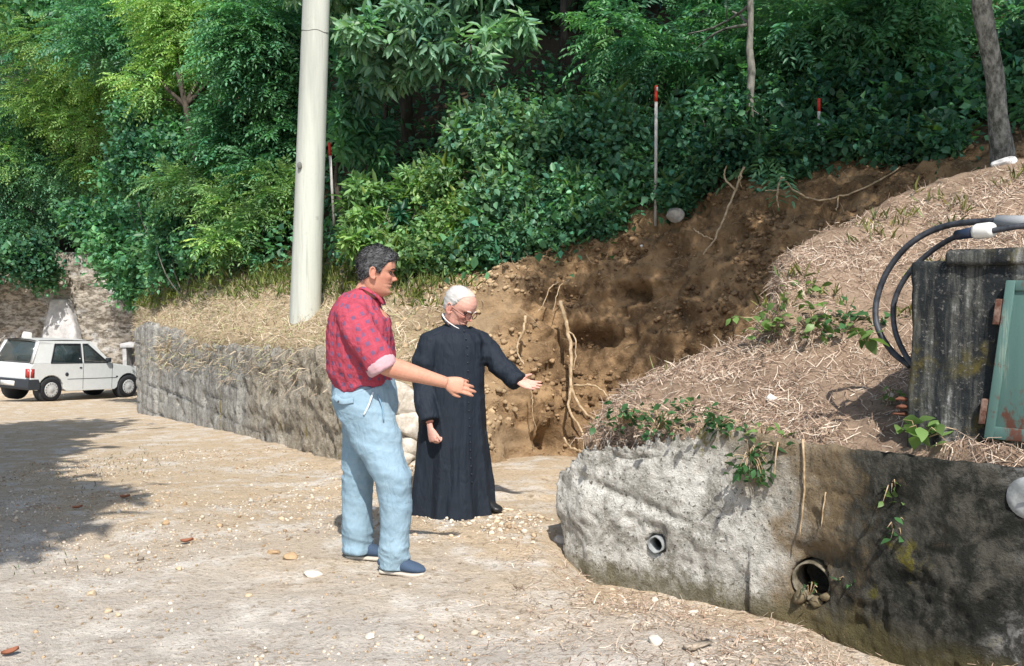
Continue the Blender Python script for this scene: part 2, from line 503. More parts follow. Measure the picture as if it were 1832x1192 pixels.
def m_pole():
    b = NB('pale_cast_concrete', 0.8, 0.2); p = b.obj()
    n1 = b.noise(b.mapv(p, (3, 3, 0.25)), 1, 5, 0.65); n2 = b.noise(p, 60, 4, 0.7); n3 = b.noise(p, 5.0, 3, 0.6)
    c = b.mix(b.step(n1, 0.36, 0.64), (0.36, 0.375, 0.335), (0.52, 0.53, 0.475))
    c = b.mix(b.ma('MULTIPLY', b.step(b.noise(b.mapv(p, (14, 14, 0.5)), 1, 4, 0.7), 0.56, 0.7), 0.5), c, (0.27, 0.275, 0.24))
    c = b.mix(b.ma('MULTIPLY', b.step(n2, 0.58, 0.70), 0.4), c, (0.30, 0.31, 0.28))
    c = b.mix(b.ma('MULTIPLY', b.step(n3, 0.66, 0.74), 0.5), c, (0.25, 0.25, 0.22))
    b.base(c); b.bump(n2, 0.15, 0.004); return b.m

def m_shirt():
    b = NB('red_checked_cotton', 0.9, 0.1); v = b.attr('pat', 'Vector'); x, y, z = b.sep(v)
    def fr(t, per, wd):           # 1 inside a band of the weave
        f = b.ma('FRACT', b.ma('DIVIDE', t, per))
        return b.ma('LESS_THAN', b.ma('ABSOLUTE', b.ma('SUBTRACT', f, 0.5)), wd)
    sqm = b.ma('MULTIPLY', fr(x, 0.050, 0.20), fr(y, 0.050, 0.20))
    th = b.ma('MAXIMUM', fr(b.ma('ADD', x, 0.025), 0.050, 0.05), fr(b.ma('ADD', y, 0.025), 0.050, 0.05))
    n = b.noise(v, 60, 4, 0.7); n2 = b.noise(v, 7, 4, 0.6)
    c = b.mix(n2, (0.30, 0.036, 0.062), (0.42, 0.080, 0.112))
    c = b.mix(b.ma('MULTIPLY', th, 0.16), c, (0.45, 0.12, 0.16))
    c = b.mix(b.ma('MULTIPLY', sqm, b.ma('ADD', 0.72, b.ma('MULTIPLY', n, 0.3))), c, (0.14, 0.085, 0.16))
    b.base(c)
    q = b.mapv(b.obj(), (6, 6, 4.0)); f1 = b.ma('ABSOLUTE', b.ma('SUBTRACT', b.noise(q, 1.0, 3, 0.55, 1.0), 0.5)); f2 = b.ma('ABSOLUTE', b.ma('SUBTRACT', b.noise(q, 2.5, 3, 0.55, 1.0), 0.5))
    b.bump(b.ma('ADD', f1, b.ma('MULTIPLY', f2, 0.4)), 1.0, 0.035); return b.m

def m_cloth(name, c0, c1, scale=30, rough=0.9, weave=300, spec=0.1, fold=0.0, fst=(5, 5, 2.2)):
    b = NB(name, rough, spec); p = b.obj()
    n = b.noise(p, scale, 4, 0.7); n2 = b.noise(p, 3.5, 4, 0.6)
    c = b.mix(b.ma('ADD', b.ma('MULTIPLY', n, 0.4), b.ma('MULTIPLY', n2, 0.6)), c0, c1)
    b.base(c)
    if fold:      # fine creases of the cloth
        q = b.mapv(p, fst); f1 = b.ma('ABSOLUTE', b.ma('SUBTRACT', b.noise(q, 1.0, 3, 0.55, 0.8), 0.5)); f2 = b.ma('ABSOLUTE', b.ma('SUBTRACT', b.noise(q, 2.7, 3, 0.55, 0.8), 0.5))
        b.bump(b.ma('ADD', b.ma('ADD', f1, b.ma('MULTIPLY', f2, 0.4)), b.ma('MULTIPLY', b.noise(p, weave, 2, 0.6), 0.03)), 1.0, fold)
    else: b.bump(b.noise(p, weave, 2, 0.6), 0.15, 0.002)
    return b.m

def m_skin():
    b = NB('skin', 0.55, 0.35); c = b.attr('Col'); p = b.obj()
    n = b.noise(p, 55, 4, 0.6); n2 = b.noise(p, 14, 3, 0.6)
    c = b.mix(b.ma('MULTIPLY', b.step(n2, 0.45, 0.7), 0.22), c, (0.45, 0.13, 0.085))
    c = b.mix(1.0, c, b.ramp(n, [(0.3, 0.9), (0.7, 1.08)]), 'MULTIPLY')
    b.base(c); b.b.inputs['Subsurface Weight'].default_value = 0.08
    b.b.inputs['Subsurface Radius'].default_value = (0.012, 0.005, 0.003)
    b.bump(n, 0.12, 0.003); return b.m

def plain(name, c, rough=0.6, spec=0.3, metal=0.0):
    b = NB(name, rough, spec); p = b.obj(); n = b.noise(p, 9, 5, 0.65)
    b.base(b.mix(n, tuple(v * 0.86 for v in c), tuple(min(1, v * 1.12) for v in c)))
    b.b.inputs['Metallic'].default_value = metal
    return b.m

MAT = dict(
    ground=m_ground(), hill=m_hill(), litter=m_litter(), fwall=m_front_wall(), lwall=m_left_wall(), swall=m_stone_wall(),
    hutch=m_hutch(), gdoor=m_green_door(), pole=m_pole(),
    leaf=m_leaf('leaf', 0.40), leafdark=m_leaf('leaf_shade', 0.28, 0.5), dry=m_vcol('dry_stalk', 0.85, 0.15), stone=m_vcol('loose_stone', 0.95, 0.1, 14, 0.3, 0.7, 0.01),  # second leaf material is a shaded copy: shade put in as lower translucency
    bark=m_noisy('grey_bark', (0.10, 0.095, 0.08), (0.25, 0.24, 0.21), 9, 0.95, 0.1, 1.0, 0.02, (1, 1, 0.35)),
    barkdark=m_noisy('dark_bark', (0.03, 0.026, 0.02), (0.085, 0.07, 0.055), 9, 0.95, 0.1, 1.0, 0.02, (1, 1, 0.35)),
    barkpale=m_noisy('pale_lichen_bark', (0.085, 0.085, 0.072), (0.36, 0.35, 0.31), 22, 0.95, 0.1, 1.0, 0.03, (1, 1, 0.5), 0.36, 0.68),
    root=m_noisy('pale_root', (0.26, 0.18, 0.10), (0.50, 0.38, 0.25), 14, 0.9, 0.1, 0.5, 0.006),
    shirt=m_shirt(), jeans=m_cloth('faded_denim', (0.13, 0.225, 0.31), (0.36, 0.475, 0.54), 38, fold=0.040, fst=(4, 4, 2.4)),
    cassock=m_cloth('black_wool', (0.0085, 0.0125, 0.020), (0.016, 0.023, 0.034), 12, 0.75, 300, 0.25, fold=0.05, fst=(4, 4, 1.2)),
    skin=m_skin(), hose=m_noisy('dusty_black_hose', (0.015, 0.018, 0.025), (0.06, 0.065, 0.075), 12, 0.55, 0.4, 0.2, 0.003),
)
# ================================================================ ground
def gz(x, y):
    x = np.asarray(x, float); y = np.asarray(y, float)
    P = np.column_stack([x.ravel(), y.ravel(), np.zeros(x.size)])
    z = -0.080 * np.maximum(0, P[:, 1] - 5.9)
    z -= 0.016 * np.maximum(0, P[:, 1] - 12)
    z = np.where(P[:, 1] > 24, -0.080 * 18.1 - 0.016 * 12 - 0.01 * (P[:, 1] - 24), z)
    z += 0.035 * fbm(P, 0.7, 3, 3) + 0.012 * fbm(P, 4, 3, 5)
    z += -0.09 * np.exp(-(((P[:, 0] - 1.75) / 0.35) ** 2 + ((P[:, 1] - 4.1) / 0.45) ** 2))       # drain channel at the wall foot
    z += 0.16 * np.exp(-(((P[:, 0] + 0.9) / 0.55) ** 2 + ((P[:, 1] - 7.6) / 0.5) ** 2))           # rubble under the broken wall end
    z += 0.10 * np.exp(-(((P[:, 0] - 0.35) / 0.7) ** 2 + ((P[:, 1] - 8.4) / 0.9) ** 2))
    tw = np.clip((P[:, 0] - 0.3) / 1.2, 0, 1); dfw = (5.5 - 0.76 * (P[:, 0] - 0.3)) - P[:, 1]                # ground dips along the foot of the front wall
    z += -0.165 * np.exp(-(np.clip(dfw, -.3, None) / 0.65) ** 2) * smooth(0.15, 0.5, P[:, 0]) * smooth(2.2, 1.5, P[:, 0]) * (dfw > -.35)
    # spoil banked against the foot of the long wall
    dw = wall_dist(P[:, 0], P[:, 1])
    z += 0.03 * np.exp(-np.clip(dw, 0, None) / 0.35) * (P[:, 1] < 18) * (P[:, 1] > 7)
    return z.reshape(x.shape)

WA, WB = np.array([-6.5, 16.8]), np.array([-1.62, 9.2])       # long wall, far end to the point behind the man
WD = nrm(WB - WA); WN = np.array([WD[1], -WD[0]])             # WN points to the yard
if WN @ np.array([-1, -1]) < 0: WN = -WN
WEND = WB + WD * 1.45
def wall_dist(x, y):
    return (x - WA[0]) * WN[0] + (y - WA[1]) * WN[1]
def wall_at_px(px):
    """point of the wall's front line seen at column px"""
    k = (px - CX) / FPX / (math.cos(PITCH))
    # x = k*y approx along the ray
    t = (k * WA[1] - WA[0]) / (WD[0] - k * WD[1])
    return WA + WD * t

xs = np.concatenate([np.arange(-70, -9, 2.0), np.arange(-9, -5, 0.12), np.arange(-5, 3.2, 0.045), np.arange(3.2, 6, 0.3), np.arange(6, 71, 4.0)])
ys = np.concatenate([np.arange(-40, 2, 3.0), np.arange(2, 10.2, 0.045), np.arange(10.2, 20, 0.12), np.arange(20, 34, 0.5), np.arange(34, 90, 4.0)])
GX, GY = np.meshgrid(xs, ys)
GZ = gz(GX, GY)
GV = np.column_stack([GX.ravel(), GY.ravel(), GZ.ravel()])
fine = ((GV[:, 0] > -5) & (GV[:, 0] < 3.2) & (GV[:, 1] > 3) & (GV[:, 1] < 10.2)).astype(float)
rough_w = 0.35 + 0.65 * smooth(-2.2, 0.3, GV[:, 0] + 0.35 * (GV[:, 1] - 5))
GV[:, 2] += fine * rough_w * (0.016 * fbm(GV, 9, 3, 11) + 0.012 * np.clip(ridged(GV, 3.2, 3, 12), 0, 1))
ob('ground', mesh('ground', GV, gridF(len(ys), len(xs)), MAT['ground']), kind='structure', label='dusty tan dirt and gravel yard', )
def gz1(x, y):
    i = int(np.clip(np.searchsorted(xs, x), 1, len(xs) - 1)); j = int(np.clip(np.searchsorted(ys, y), 1, len(ys) - 1))
    u = (x - xs[i - 1]) / (xs[i] - xs[i - 1]); v = (y - ys[j - 1]) / (ys[j] - ys[j - 1]); Zg = GV[:, 2].reshape(len(ys), len(xs))
    return float((Zg[j - 1, i - 1] * (1 - u) + Zg[j - 1, i] * u) * (1 - v) + (Zg[j, i - 1] * (1 - u) + Zg[j, i] * u) * v)

# ================================================================ hillside: terrace, cut bank and wooded slope
cols = []
def hcol(px, r0, r1, r2, sub):
    p0, p1, p2 = U(px, *r0), U(px, *r1), U(px, *r2)
    d = nrm(np.array([p2[0] - 0, p2[1], 0]))
    p3 = p2 + d * 1.4 + [0, 0, 0.75]
    p4 = p2 + d * 5 + [0, 0, 3.3]
    p5 = p2 + d * 14 + [0, 0, 9.5]
    p6 = p2 + d * 40 + [0, 0, 26]
    low = p0 - [0, 0, 0.5] + np.array([d[0], d[1], 0]) * 0.02
    cols.append((np.array([low, p0, p1, p2, p3, p4, p5, p6]), sub))
def wl(px, off=0.28):
    q = wall_at_px(px) - WN * off
    return q[1]
hcol(-900, (470, 28.4), (440, 29), (410, 30.2), 3)
hcol(-300, (470, 28.4), (440, 29), (410, 30.2), 4)
hcol(0, (470, 28.4), (440, 29), (410, 30.2), 5)
hcol(225, (475, 28.3), (440, 29), (410, 30.2), 6)
hcol(252, (600, 17.2), (560, 18.2), (520, 19.5), 10)
hcol(330, (600, wl(330)), (560, 15.8), (505, 17), 12)
hcol(400, (608, wl(400)), (560, 13.8), (490, 15.3), 16)
hcol(546, (620, wl(546)), (562, 11.7), (485, 13.8), 16)
hcol(650, (640, wl(650)), (572, 10.3), (480, 12.2), 12)
hcol(745, (690, wl(745)), (590, 9.5), (505, 11.0), 22)
hcol(870, (818, 8.5), (625, 9.45), (500, 10.5), 24)
hcol(1000, (850, 9.1), (620, 9.95), (465, 10.6), 20)
hcol(1100, (850, 9.1), (600, 9.95), (425, 10.6), 20)
hcol(1200, (840, 8.8), (560, 9.75), (385, 10.4), 20)
hcol(1300, (800, 8.5), (530, 9.45), (335, 10.3), 18)
hcol(1400, (700, 8.3), (470, 9.25), (300, 10.2), 16)
hcol(1500, (610, 8.2), (420, 9.0), (295, 9.8), 12)
hcol(1600, (540, 8.2), (380, 8.9), (290, 9.5), 8)
hcol(1700, (470, 8.2), (340, 8.7), (275, 9.2), 8)
hcol(1832, (420, 8.0), (300, 8.5), (255, 9.0), 6)
hcol(2300, (380, 8.0), (270, 8.5), (235, 9.0), 4)
hcol(3200, (380, 8.0), (270, 8.5), (235, 9.0), 3)
net = np.array([c[0] for c in cols])                        # columns x rows x 3
net = catmull(net, [c[1] for c in cols], 0)
net = catmull(net, [3, 46, 46, 12, 10, 8, 8], 1)
nu, nv = net.shape[:2]
HV = net.reshape(-1, 3); HF = gridF(nu, nv)[:, ::-1]
row = np.tile(np.arange(nv), nu)
uu = np.repeat(np.arange(nu), nv)
sx = CX + FPX * HV[:, 0] / np.maximum(HV[:, 1], 0.1)         # direction from the camera, used only to lay out zones
az = HV[:, 0] / HV[:, 1]
HN = vnormals(HV, HF)
if (HN[:, 2].mean()) < 0: HF = HF[:, ::-1]; HN = -HN
t_row = np.clip((row - 3) / 92.0, 0, 1.2)
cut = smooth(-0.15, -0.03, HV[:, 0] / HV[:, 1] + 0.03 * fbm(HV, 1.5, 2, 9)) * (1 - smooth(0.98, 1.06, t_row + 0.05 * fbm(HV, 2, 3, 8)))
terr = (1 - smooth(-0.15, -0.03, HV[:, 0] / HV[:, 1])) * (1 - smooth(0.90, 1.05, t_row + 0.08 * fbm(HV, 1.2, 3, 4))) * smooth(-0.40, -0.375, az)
disp = cut * (0.17 * fbm(HV, 1.5, 3, 21) + 0.12 * ridged(HV * [1, 1, 1.5], 2.6, 3, 22) + 0.06 * ridged(HV * [1, 1, 1.3], 6.5, 3, 29) + 0.07 * fbm(HV, 7, 3, 23) + 0.035 * np.abs(fbm(HV, 20, 2, 24)))
disp += terr * (0.05 * fbm(HV, 1.5, 3, 25) + 0.025 * fbm(HV, 8, 3, 26))
disp += (1 - cut) * (1 - terr) * 0.12 * fbm(HV, 1.0, 3, 27) * (row < 119)
# hollows scooped out under the roots
for (px, py, d, r, a) in ((1150, 520, 10.1, 0.17, 0.34), (1055, 605, 10.0, 0.24, 0.36), (970, 785, 9.3, 0.22, 0.28), (1330, 560, 9.5, 0.2, 0.22), (1010, 530, 10.2, 0.18, 0.16)):
    q = U(px, py, d)
    dd = np.linalg.norm((HV - q) * [0.75, 0.8, 1.5], axis=1)
    disp -= cut * a * .95 * (1 - smooth(r * .3, r * 1.4, dd + .13 * fbm(HV, 5, 3, 33)))
disp *= smooth(0, 4, row)
HV = HV + HN * disp[:, None]
spoil = cut * smooth(0.03, -0.05, az + 0.04 * fbm(HV, 2, 3, 44)) * 1.0 + cut * smooth(0.22, 0.02, t_row) * 0.5
hc = np.column_stack([cut, terr, np.clip(spoil, 0, 1)])
HILL = Scat(HV, HF)
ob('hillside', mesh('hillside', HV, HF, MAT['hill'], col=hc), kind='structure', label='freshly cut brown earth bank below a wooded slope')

# ================================================================ straw covered mound behind the front wall
mc = []
def mcol(px, sub, *rows):
    rows = ((None, 0),) + rows
    f0 = U(px, rows[1][0], rows[1][1])
    mc.append((np.array([f0 + [0.02, 0.06, -0.3] if r[0] is None else U(px, r[0], r[1]) if r[0] > 50 else np.array([U(px, 500, r[1])[0], r[1], r[0]]) for r in rows]), sub))
mcol(1050, 10, (800, 5.50), (785, 5.65), (778, 5.75), (776, 5.8), (775, 5.85), (-0.15, 6.7))
mcol(1110, 18, (758, 5.40), (735, 5.65), (718, 5.9), (714, 6.0), (712, 6.1), (-0.1, 6.9))
mcol(1250, 14, (768, 5.12), (705, 5.65), (645, 6.2), (641, 6.3), (638, 6.4), (0.2, 7.5))
mcol(1340, 8, (786, 4.93), (695, 5.5), (605, 6.2), (600, 6.25), (598, 6.35), (0.5, 7.5))
mcol(1375, 8, (790, 4.88), (700, 5.4), (618, 6.0), (590, 6.1), (540, 6.45), (0.9, 7.8))
mcol(1400, 8, (791, 4.84), (702, 5.36), (624, 5.9), (572, 6.0), (470, 6.7), (1.0, 7.95))
mcol(1430, 20, (794, 4.78), (705, 5.3), (632, 5.8), (566, 5.95), (436, 6.9), (1.1, 8.1))
mcol(1560, 14, (797, 4.53), (715, 5.0), (655, 5.5), (592, 5.7), (378, 7.1), (1.7, 8.4))
mcol(1650, 20, (800, 4.33), (725, 4.75), (665, 5.2), (612, 5.4), (338, 7.3), (2.1, 8.5))
mcol(1832, 12, (808, 4.03), (765, 4.5), (640, 5.0), (500, 5.5), (290, 7.4), (2.3, 8.5))
mcol(2300, 4, (815, 3.6), (780, 4.2), (650, 4.7), (480, 5.3), (270, 7.4), (2.3, 8.5))
mcol(3000, 1, (815, 3.6), (780, 4.2), (650, 4.7), (480, 5.3), (270, 7.4), (2.3, 8.5))
mnet = catmull(catmull(np.array([c[0] for c in mc]), [c[1] for c in mc], 0), [4, 18, 18, 8, 30, 16], 1)
mu, mv = mnet.shape[:2]
MV = mnet.reshape(-1, 3); MF = gridF(mu, mv)[:, ::-1]
MN = vnormals(MV, MF)
if MN[:, 2].mean() < 0: MF = MF[:, ::-1]; MN = -MN
mrow = np.tile(np.arange(mv), mu)
MV = MV + MN * ((0.055 * fbm(MV, 2.2, 3, 51) + 0.03 * fbm(MV, 9, 3, 52) + 0.012 * fbm(MV, 30, 2, 53)) * smooth(-1, 7, mrow))[:, None]
MOUND = Scat(MV, MF)
mound_mask = ((mrow > 2) & (mrow < 78)).astype(float)
ob('mound', mesh('mound', MV, MF, MAT['litter']), kind='structure', label='mound of earth under dry straw beside the cut bank')

# ================================================================ rough walls
def slab(poly, z0, z1, vox, amps, seed, it=1, extra=None):
    """a solid wall from plan polygon, voxel remeshed and roughened"""
    V, F = prism(poly, z0, z1)
    V, F = remesh(V, F, vox, it, 0.5)
    N = vnormals(V, F)
    cen = V.mean(0)
    if np.mean(np.einsum('ij,ij->i', N, V - cen)) < 0: N = -N
    d = 0
    for a, sc, o in amps: d = d + a * fbm(V, sc, o, seed + int(sc * 7))
    if extra is not None: d = d + extra(V, N)
    return V + N * np.asarray(d)[:, None], F, N

# --- front wall of the mound
fw = [(0.26, 5.62), (0.40, 5.40), (0.95, 5.02), (1.45, 4.64), (1.66, 4.36), (1.86, 4.08), (2.3, 3.70), (3.4, 2.9)]
bw = [(3.62, 3.2), (2.52, 4.0), (2.1, 4.36), (1.92, 4.6), (1.64, 4.92), (1.1, 5.32), (0.56, 5.72), (0.36, 5.84)]
poly = fw + bw
zt = [0.40, 0.62, 0.80, 0.755, 0.77, 0.79, 0.80, 0.8] + [0.8, 0.80, 0.79, 0.77, 0.74, 0.76, 0.66, 0.42]
hole_s = U(1168, 976, 5.0); hole_b = U(1448, 1040, 4.68)
def hit_front(px, py):
    """point of the front wall face behind a photo pixel"""
    k = (px - CX) / FPX
    best = None
    for (a, b) in zip(fw[:-1], fw[1:]):
        a = np.array(a); b = np.array(b); den = (b - a)[0] - k * (b - a)[1]
        t = (k * a[1] - a[0]) / den
        if -0.001 <= t <= 1.001:
            q = a + (b - a) * t; e = nrm(b - a)
            return U(px, py, q[1]), np.array([e[1], -e[0], 0]) * (1 if (e[1] < 0) else -1)
    return U(px, py, 4), np.array([-1, 0, 0])
hole_s, hs_n = hit_front(1170, 976)
hole_b, hb_n = hit_front(1450, 1042)
def fx(V, N):
    d = np.zeros(len(V))
    for c, n, r, dep in ((hole_s, hs_n, 0.052, 0.16), (hole_b, hb_n, 0.098, 0.25)):
        q = V - c; q = q - np.outer(q @ n, n) * 0.55
        d -= dep * (1 - smooth(r * 0.85, r * 1.15, np.linalg.norm(q, axis=1)))
    # scar of a shuttering joint that drops from the broken end to the right, and a hollow above the big pipe
    s = V[:, 0] - 0.35
    line = 0.42 - 0.28 * s
    d -= 0.035 * np.exp(-((V[:, 2] - line) / 0.03) ** 2) * (s < 0.75) * (0.6 + 0.6 * fbm(V, 6, 2, 70))
    q = (V - (hole_b + np.array([0.02, 0, 0.13]))) * [1, 1, 2.2]
    d -= 0.07 * np.exp(-(np.linalg.norm(q, axis=1) / 0.16) ** 2)
    d -= 0.04 * smooth(0.25, 0.0, V[:, 2]) * (V[:, 0] < 1.2)                       # undercut foot
    d += 0.007 * np.clip(ridged(V, 9, 3, 71), -0.5, 1)
    d -= 0.022 * smooth(.35, .6, fbm(V, 5, 3, 73))
    return d
FV, FF, FN = slab(poly, -0.45, zt, 0.016, ((0.025, 1.6, 2), (0.010, 6.5, 3), (0.010, 26, 3)), 60, 6, fx)
front_wall = thing('concrete_wall', 'weathered low concrete wall with drain holes holding up the straw mound', 'wall', (1.2, 4.8, 0))
def kid(name, V, F, m, par, sm=True, base=None, **k):
    b = np.array(par.location) if base is None else base
    return ob(name, mesh(name, np.asarray(V) - b, F, m, sm, **k), par)
kid('wall_body', FV, FF, MAT['fwall'], front_wall)
def ring_pipe(c, n, ro, ri, l0, l1, m, name, par):
    """hollow pipe stub along n"""
    n = nrm(n); up = np.array([0, 0, 1.0]); x = nrm(np.cross(up, n)); y = np.cross(n, x)
    a = np.linspace(0, 2 * np.pi, 28, endpoint=False)
    R = []
    for (l, r) in ((l0, ro), (l1, ro), (l1, ri), (l0, ri)):
        R.append(c + n * l + np.outer(np.cos(a), x) * r + np.outer(np.sin(a), y) * r)
    V = np.vstack(R); k = 28; j = np.arange(k); jn = (j + 1) % k
    F = np.vstack([np.column_stack([s * k + j, s * k + jn, ((s + 1) % 4) * k + jn, ((s + 1) % 4) * k + j]) for s in range(4)])
    V += 0.004 * fbm(V, 30, 2, 5)[:, None] * np.array([1, 1, 1])
    return kid(name, V, F, m, par)
MAT['pipe'] = m_noisy('grey_pipe', (0.14, 0.15, 0.15), (0.30, 0.31, 0.31), 10, 0.7, 0.3, 0.3, 0.005)
MAT['cpipe'] = m_noisy('dirty_cement_pipe', (0.08, 0.068, 0.045), (0.24, 0.21, 0.16), 16, 0.95, 0.1, 0.8, 0.01)
ring_pipe(hole_s, hs_n, 0.046, 0.038, -0.14, -0.015, MAT['pipe'], 'drain_pipe', front_wall)
ring_pipe(hole_b, hb_n, 0.097, 0.089, -0.2, -0.006, MAT['cpipe'], 'drain_pipe', front_wall)

# --- long wall at the left, shuttered concrete with a broken stone end
L = float((WEND - WA) @ WD)
ts = np.array([-0.15, 0.8, 2.2, 4.0, 6.0, 7.6, 8.6, 9.3, 9.9, L])
tz = np.array([0.55, 0.72, 0.56, 0.56, 0.66, 0.72, 0.80, 0.82, 0.74, 0.62])
fr = [WA + WD * t for t in ts]
bk = [WA + WD * t - WN * 0.42 for t in ts[::-1]]
lp = fr + bk
lz = np.concatenate([tz, tz[::-1] - 0.02])
area = sum(lp[i][0] * lp[(i + 1) % len(lp)][1] - lp[(i + 1) % len(lp)][0] * lp[i][1] for i in range(len(lp)))
if area < 0: lp = lp[::-1]; lz = lz[::-1]
def lx(V, N):
    t = (V[:, :2] - WA) @ WD
    d = np.zeros(len(V))
    roughz = smooth(4.5, 8.0, t)
    h = V[:, 2] - (0.60 - 0.0 * t)
    g = np.abs(((V[:, 2] + 0.02 * fbm(V, 1, 2, 81)) / 0.21) % 1.0 - 0.5)
    d -= 0.035 * smooth(0.10, 0.0, np.abs(g)) * (1 - .8 * roughz) * (.6 + .8 * fbm(V, 3, 2, 84))             # shutter board lines
    d += roughz * (0.05 * ridged(V * [1, 1, 1.6], 3.4, 3, 82) + 0.035 * fbm(V, 10, 3, 83))
    for k in range(26):                                                     # holes left by the shutter ties and fallen stones
        r_ = np.random.default_rng(900 + k)
        tc = r_.uniform(0.2, L); zc = r_.uniform(-0.6, 0.6); q = WA + WD * tc
        dd = np.linalg.norm(V - np.array([q[0], q[1], zc]), axis=1)
        d -= 0.09 * np.exp(-(dd / r_.uniform(0.04, 0.09)) ** 2)
    # pier at the far end stands out of the wall
    d += 0.05 * smooth(1.55, 1.45, t) * (t > 0.45)
    d -= 0.07 * ((t > 6.9) & (t < 7.05)) * smooth(0.2, 0.5, V[:, 2])
    return d
LV, LF, LN = slab(lp, -1.5, lz, 0.033, ((0.02, 1.2, 2), (0.022, 5.0, 3), (0.012, 14, 2)), 80, 1, lx)
long_wall = thing('retaining_wall', 'long grey shuttered concrete retaining wall running from the car to the men', 'wall', (WA[0], WA[1], -0.9))
kid('wall_body', LV, LF, MAT['lwall'], long_wall)
# white rubble stones of the broken end, seen between the two men
MAT['limestone'] = m_noisy('pale_limestone', (0.36, 0.31, 0.25), (0.60, 0.55, 0.48), 10, 0.95, 0.1, 0.8, 0.015)
def rock_mesh(seed, r=(1, 1, 1), n=2, amp=0.35, sc=1.4):
    bm = bmesh.new(); bmesh.ops.create_icosphere(bm, subdivisions=n, radius=1.0)
    V = np.array([v.co[:] for v in bm.verts]); F = np.array([[v.index for v in f.verts] for f in bm.faces]); bm.free()
    V = V * (1 + amp * fbm(V + seed * 3.7, sc, 3, seed))[:, None]
    k = np.random.default_rng(seed)
    for _ in range(11):                                       # flat broken facets
        nn = nrm(k.normal(size=3)); h = k.uniform(0.48, 0.8); e = np.maximum(V @ nn - h, 0); V = V - np.outer(e, nn)
    return V * np.asarray(r), F
i = 0
for (px, py, d, r) in ((716, 708, 7.95, .19), (735, 722, 7.9, .17), (722, 752, 7.9, .2), (740, 770, 7.85, .17), (712, 790, 7.85, .18), (735, 806, 7.8, .17), (700, 730, 8.1, .2), (752, 742, 7.95, .17), (748, 800, 7.9, .15), (715, 828, 7.75, .15), (690, 800, 7.95, .2), (745, 838, 7.7, .12)):
    V, F = rock_mesh(300 + i, (r, r * 0.8, r * 0.72), 3); q = U(px, py, d); i += 1
    kid('stone', V + q, F, MAT['limestone'], long_wall, False)

# --- blotchy wall behind the car
sw = thing('stone_wall', 'tall blotchy old stone wall behind the white car', 'wall', (-14, 28, -1.6))
pa, pb = U(-500, 700, 27.5), U(262, 700, 27.9)
V, F = prism([(pa[0], pa[1]), (pb[0], pb[1]), (pb[0], pb[1] + 0.9), (pa[0], pa[1] + 0.9)], -2.2, [2.35, 2.0, 2.0, 2.35])
V, F = remesh(V, F, 0.11, 1)
N = vnormals(V, F)
V = V + nrm(V * 0 + [0, -1, 0]) * (0.10 * fbm(V * [1, 1, 1.7], 1.8, 4, 91) + 0.05 * ridged(V * [1, 1, 2], 4, 2, 92))[:, None]
kid('wall_body', V, F, MAT['swall'], sw)
# pale rendered buttress leaning on it behind the car roof, and the small cement niche at its foot
MAT['render'] = m_noisy('pale_cement_render', (0.34, 0.33, 0.325), (0.56, 0.54, 0.53), 3, 0.95, 0.1, 0.5, 0.02)
a, b_, c_, d_ = U(70, 618, 27.3), U(140, 612, 27.3), U(118, 535, 27.45), U(88, 535, 27.45)
V, F = comb([(np.vstack([[a, b_, c_, d_], np.array([a, b_, c_, d_]) + [0, 0.4, 0]]), np.array([[0, 1, 2, 3], [7, 6, 5, 4], [0, 4, 5, 1], [1, 5, 6, 2], [2, 6, 7, 3], [3, 7, 4, 0]]))])
V, F = remesh(V, F, 0.06, 2); V += (0.05 * fbm(V, 2.5, 3, 95))[:, None] * [0.3, 1, 0.3]
kid('buttress', V, F, MAT['render'], sw)
nich = thing('cement_niche', 'small pale cement meter niche beside the car bonnet', 'niche', U(230, 660, 25.3) - [0, 0, 0.5])
b0 = np.array(nich.location)
for nm, lo, hi in (('side', (-0.16, 0, -0.5), (-0.05, 0.5, 1.05)), ('side', (0.24, 0, -0.5), (0.34, 0.5, 1.05)), ('lintel', (-0.2, -0.04, 1.05), (0.4, 0.55, 1.17)), ('back', (-0.05, 0.4, -0.5), (0.24, 0.5, 1.05))):
    V, F = box(lo, hi); V, F = remesh(V, F, 0.025, 1)
    V += 0.008 * fbm(V, 8, 3, 4)[:, None]
    ob(nm, mesh(nm, V, F, MAT['render']), nich)
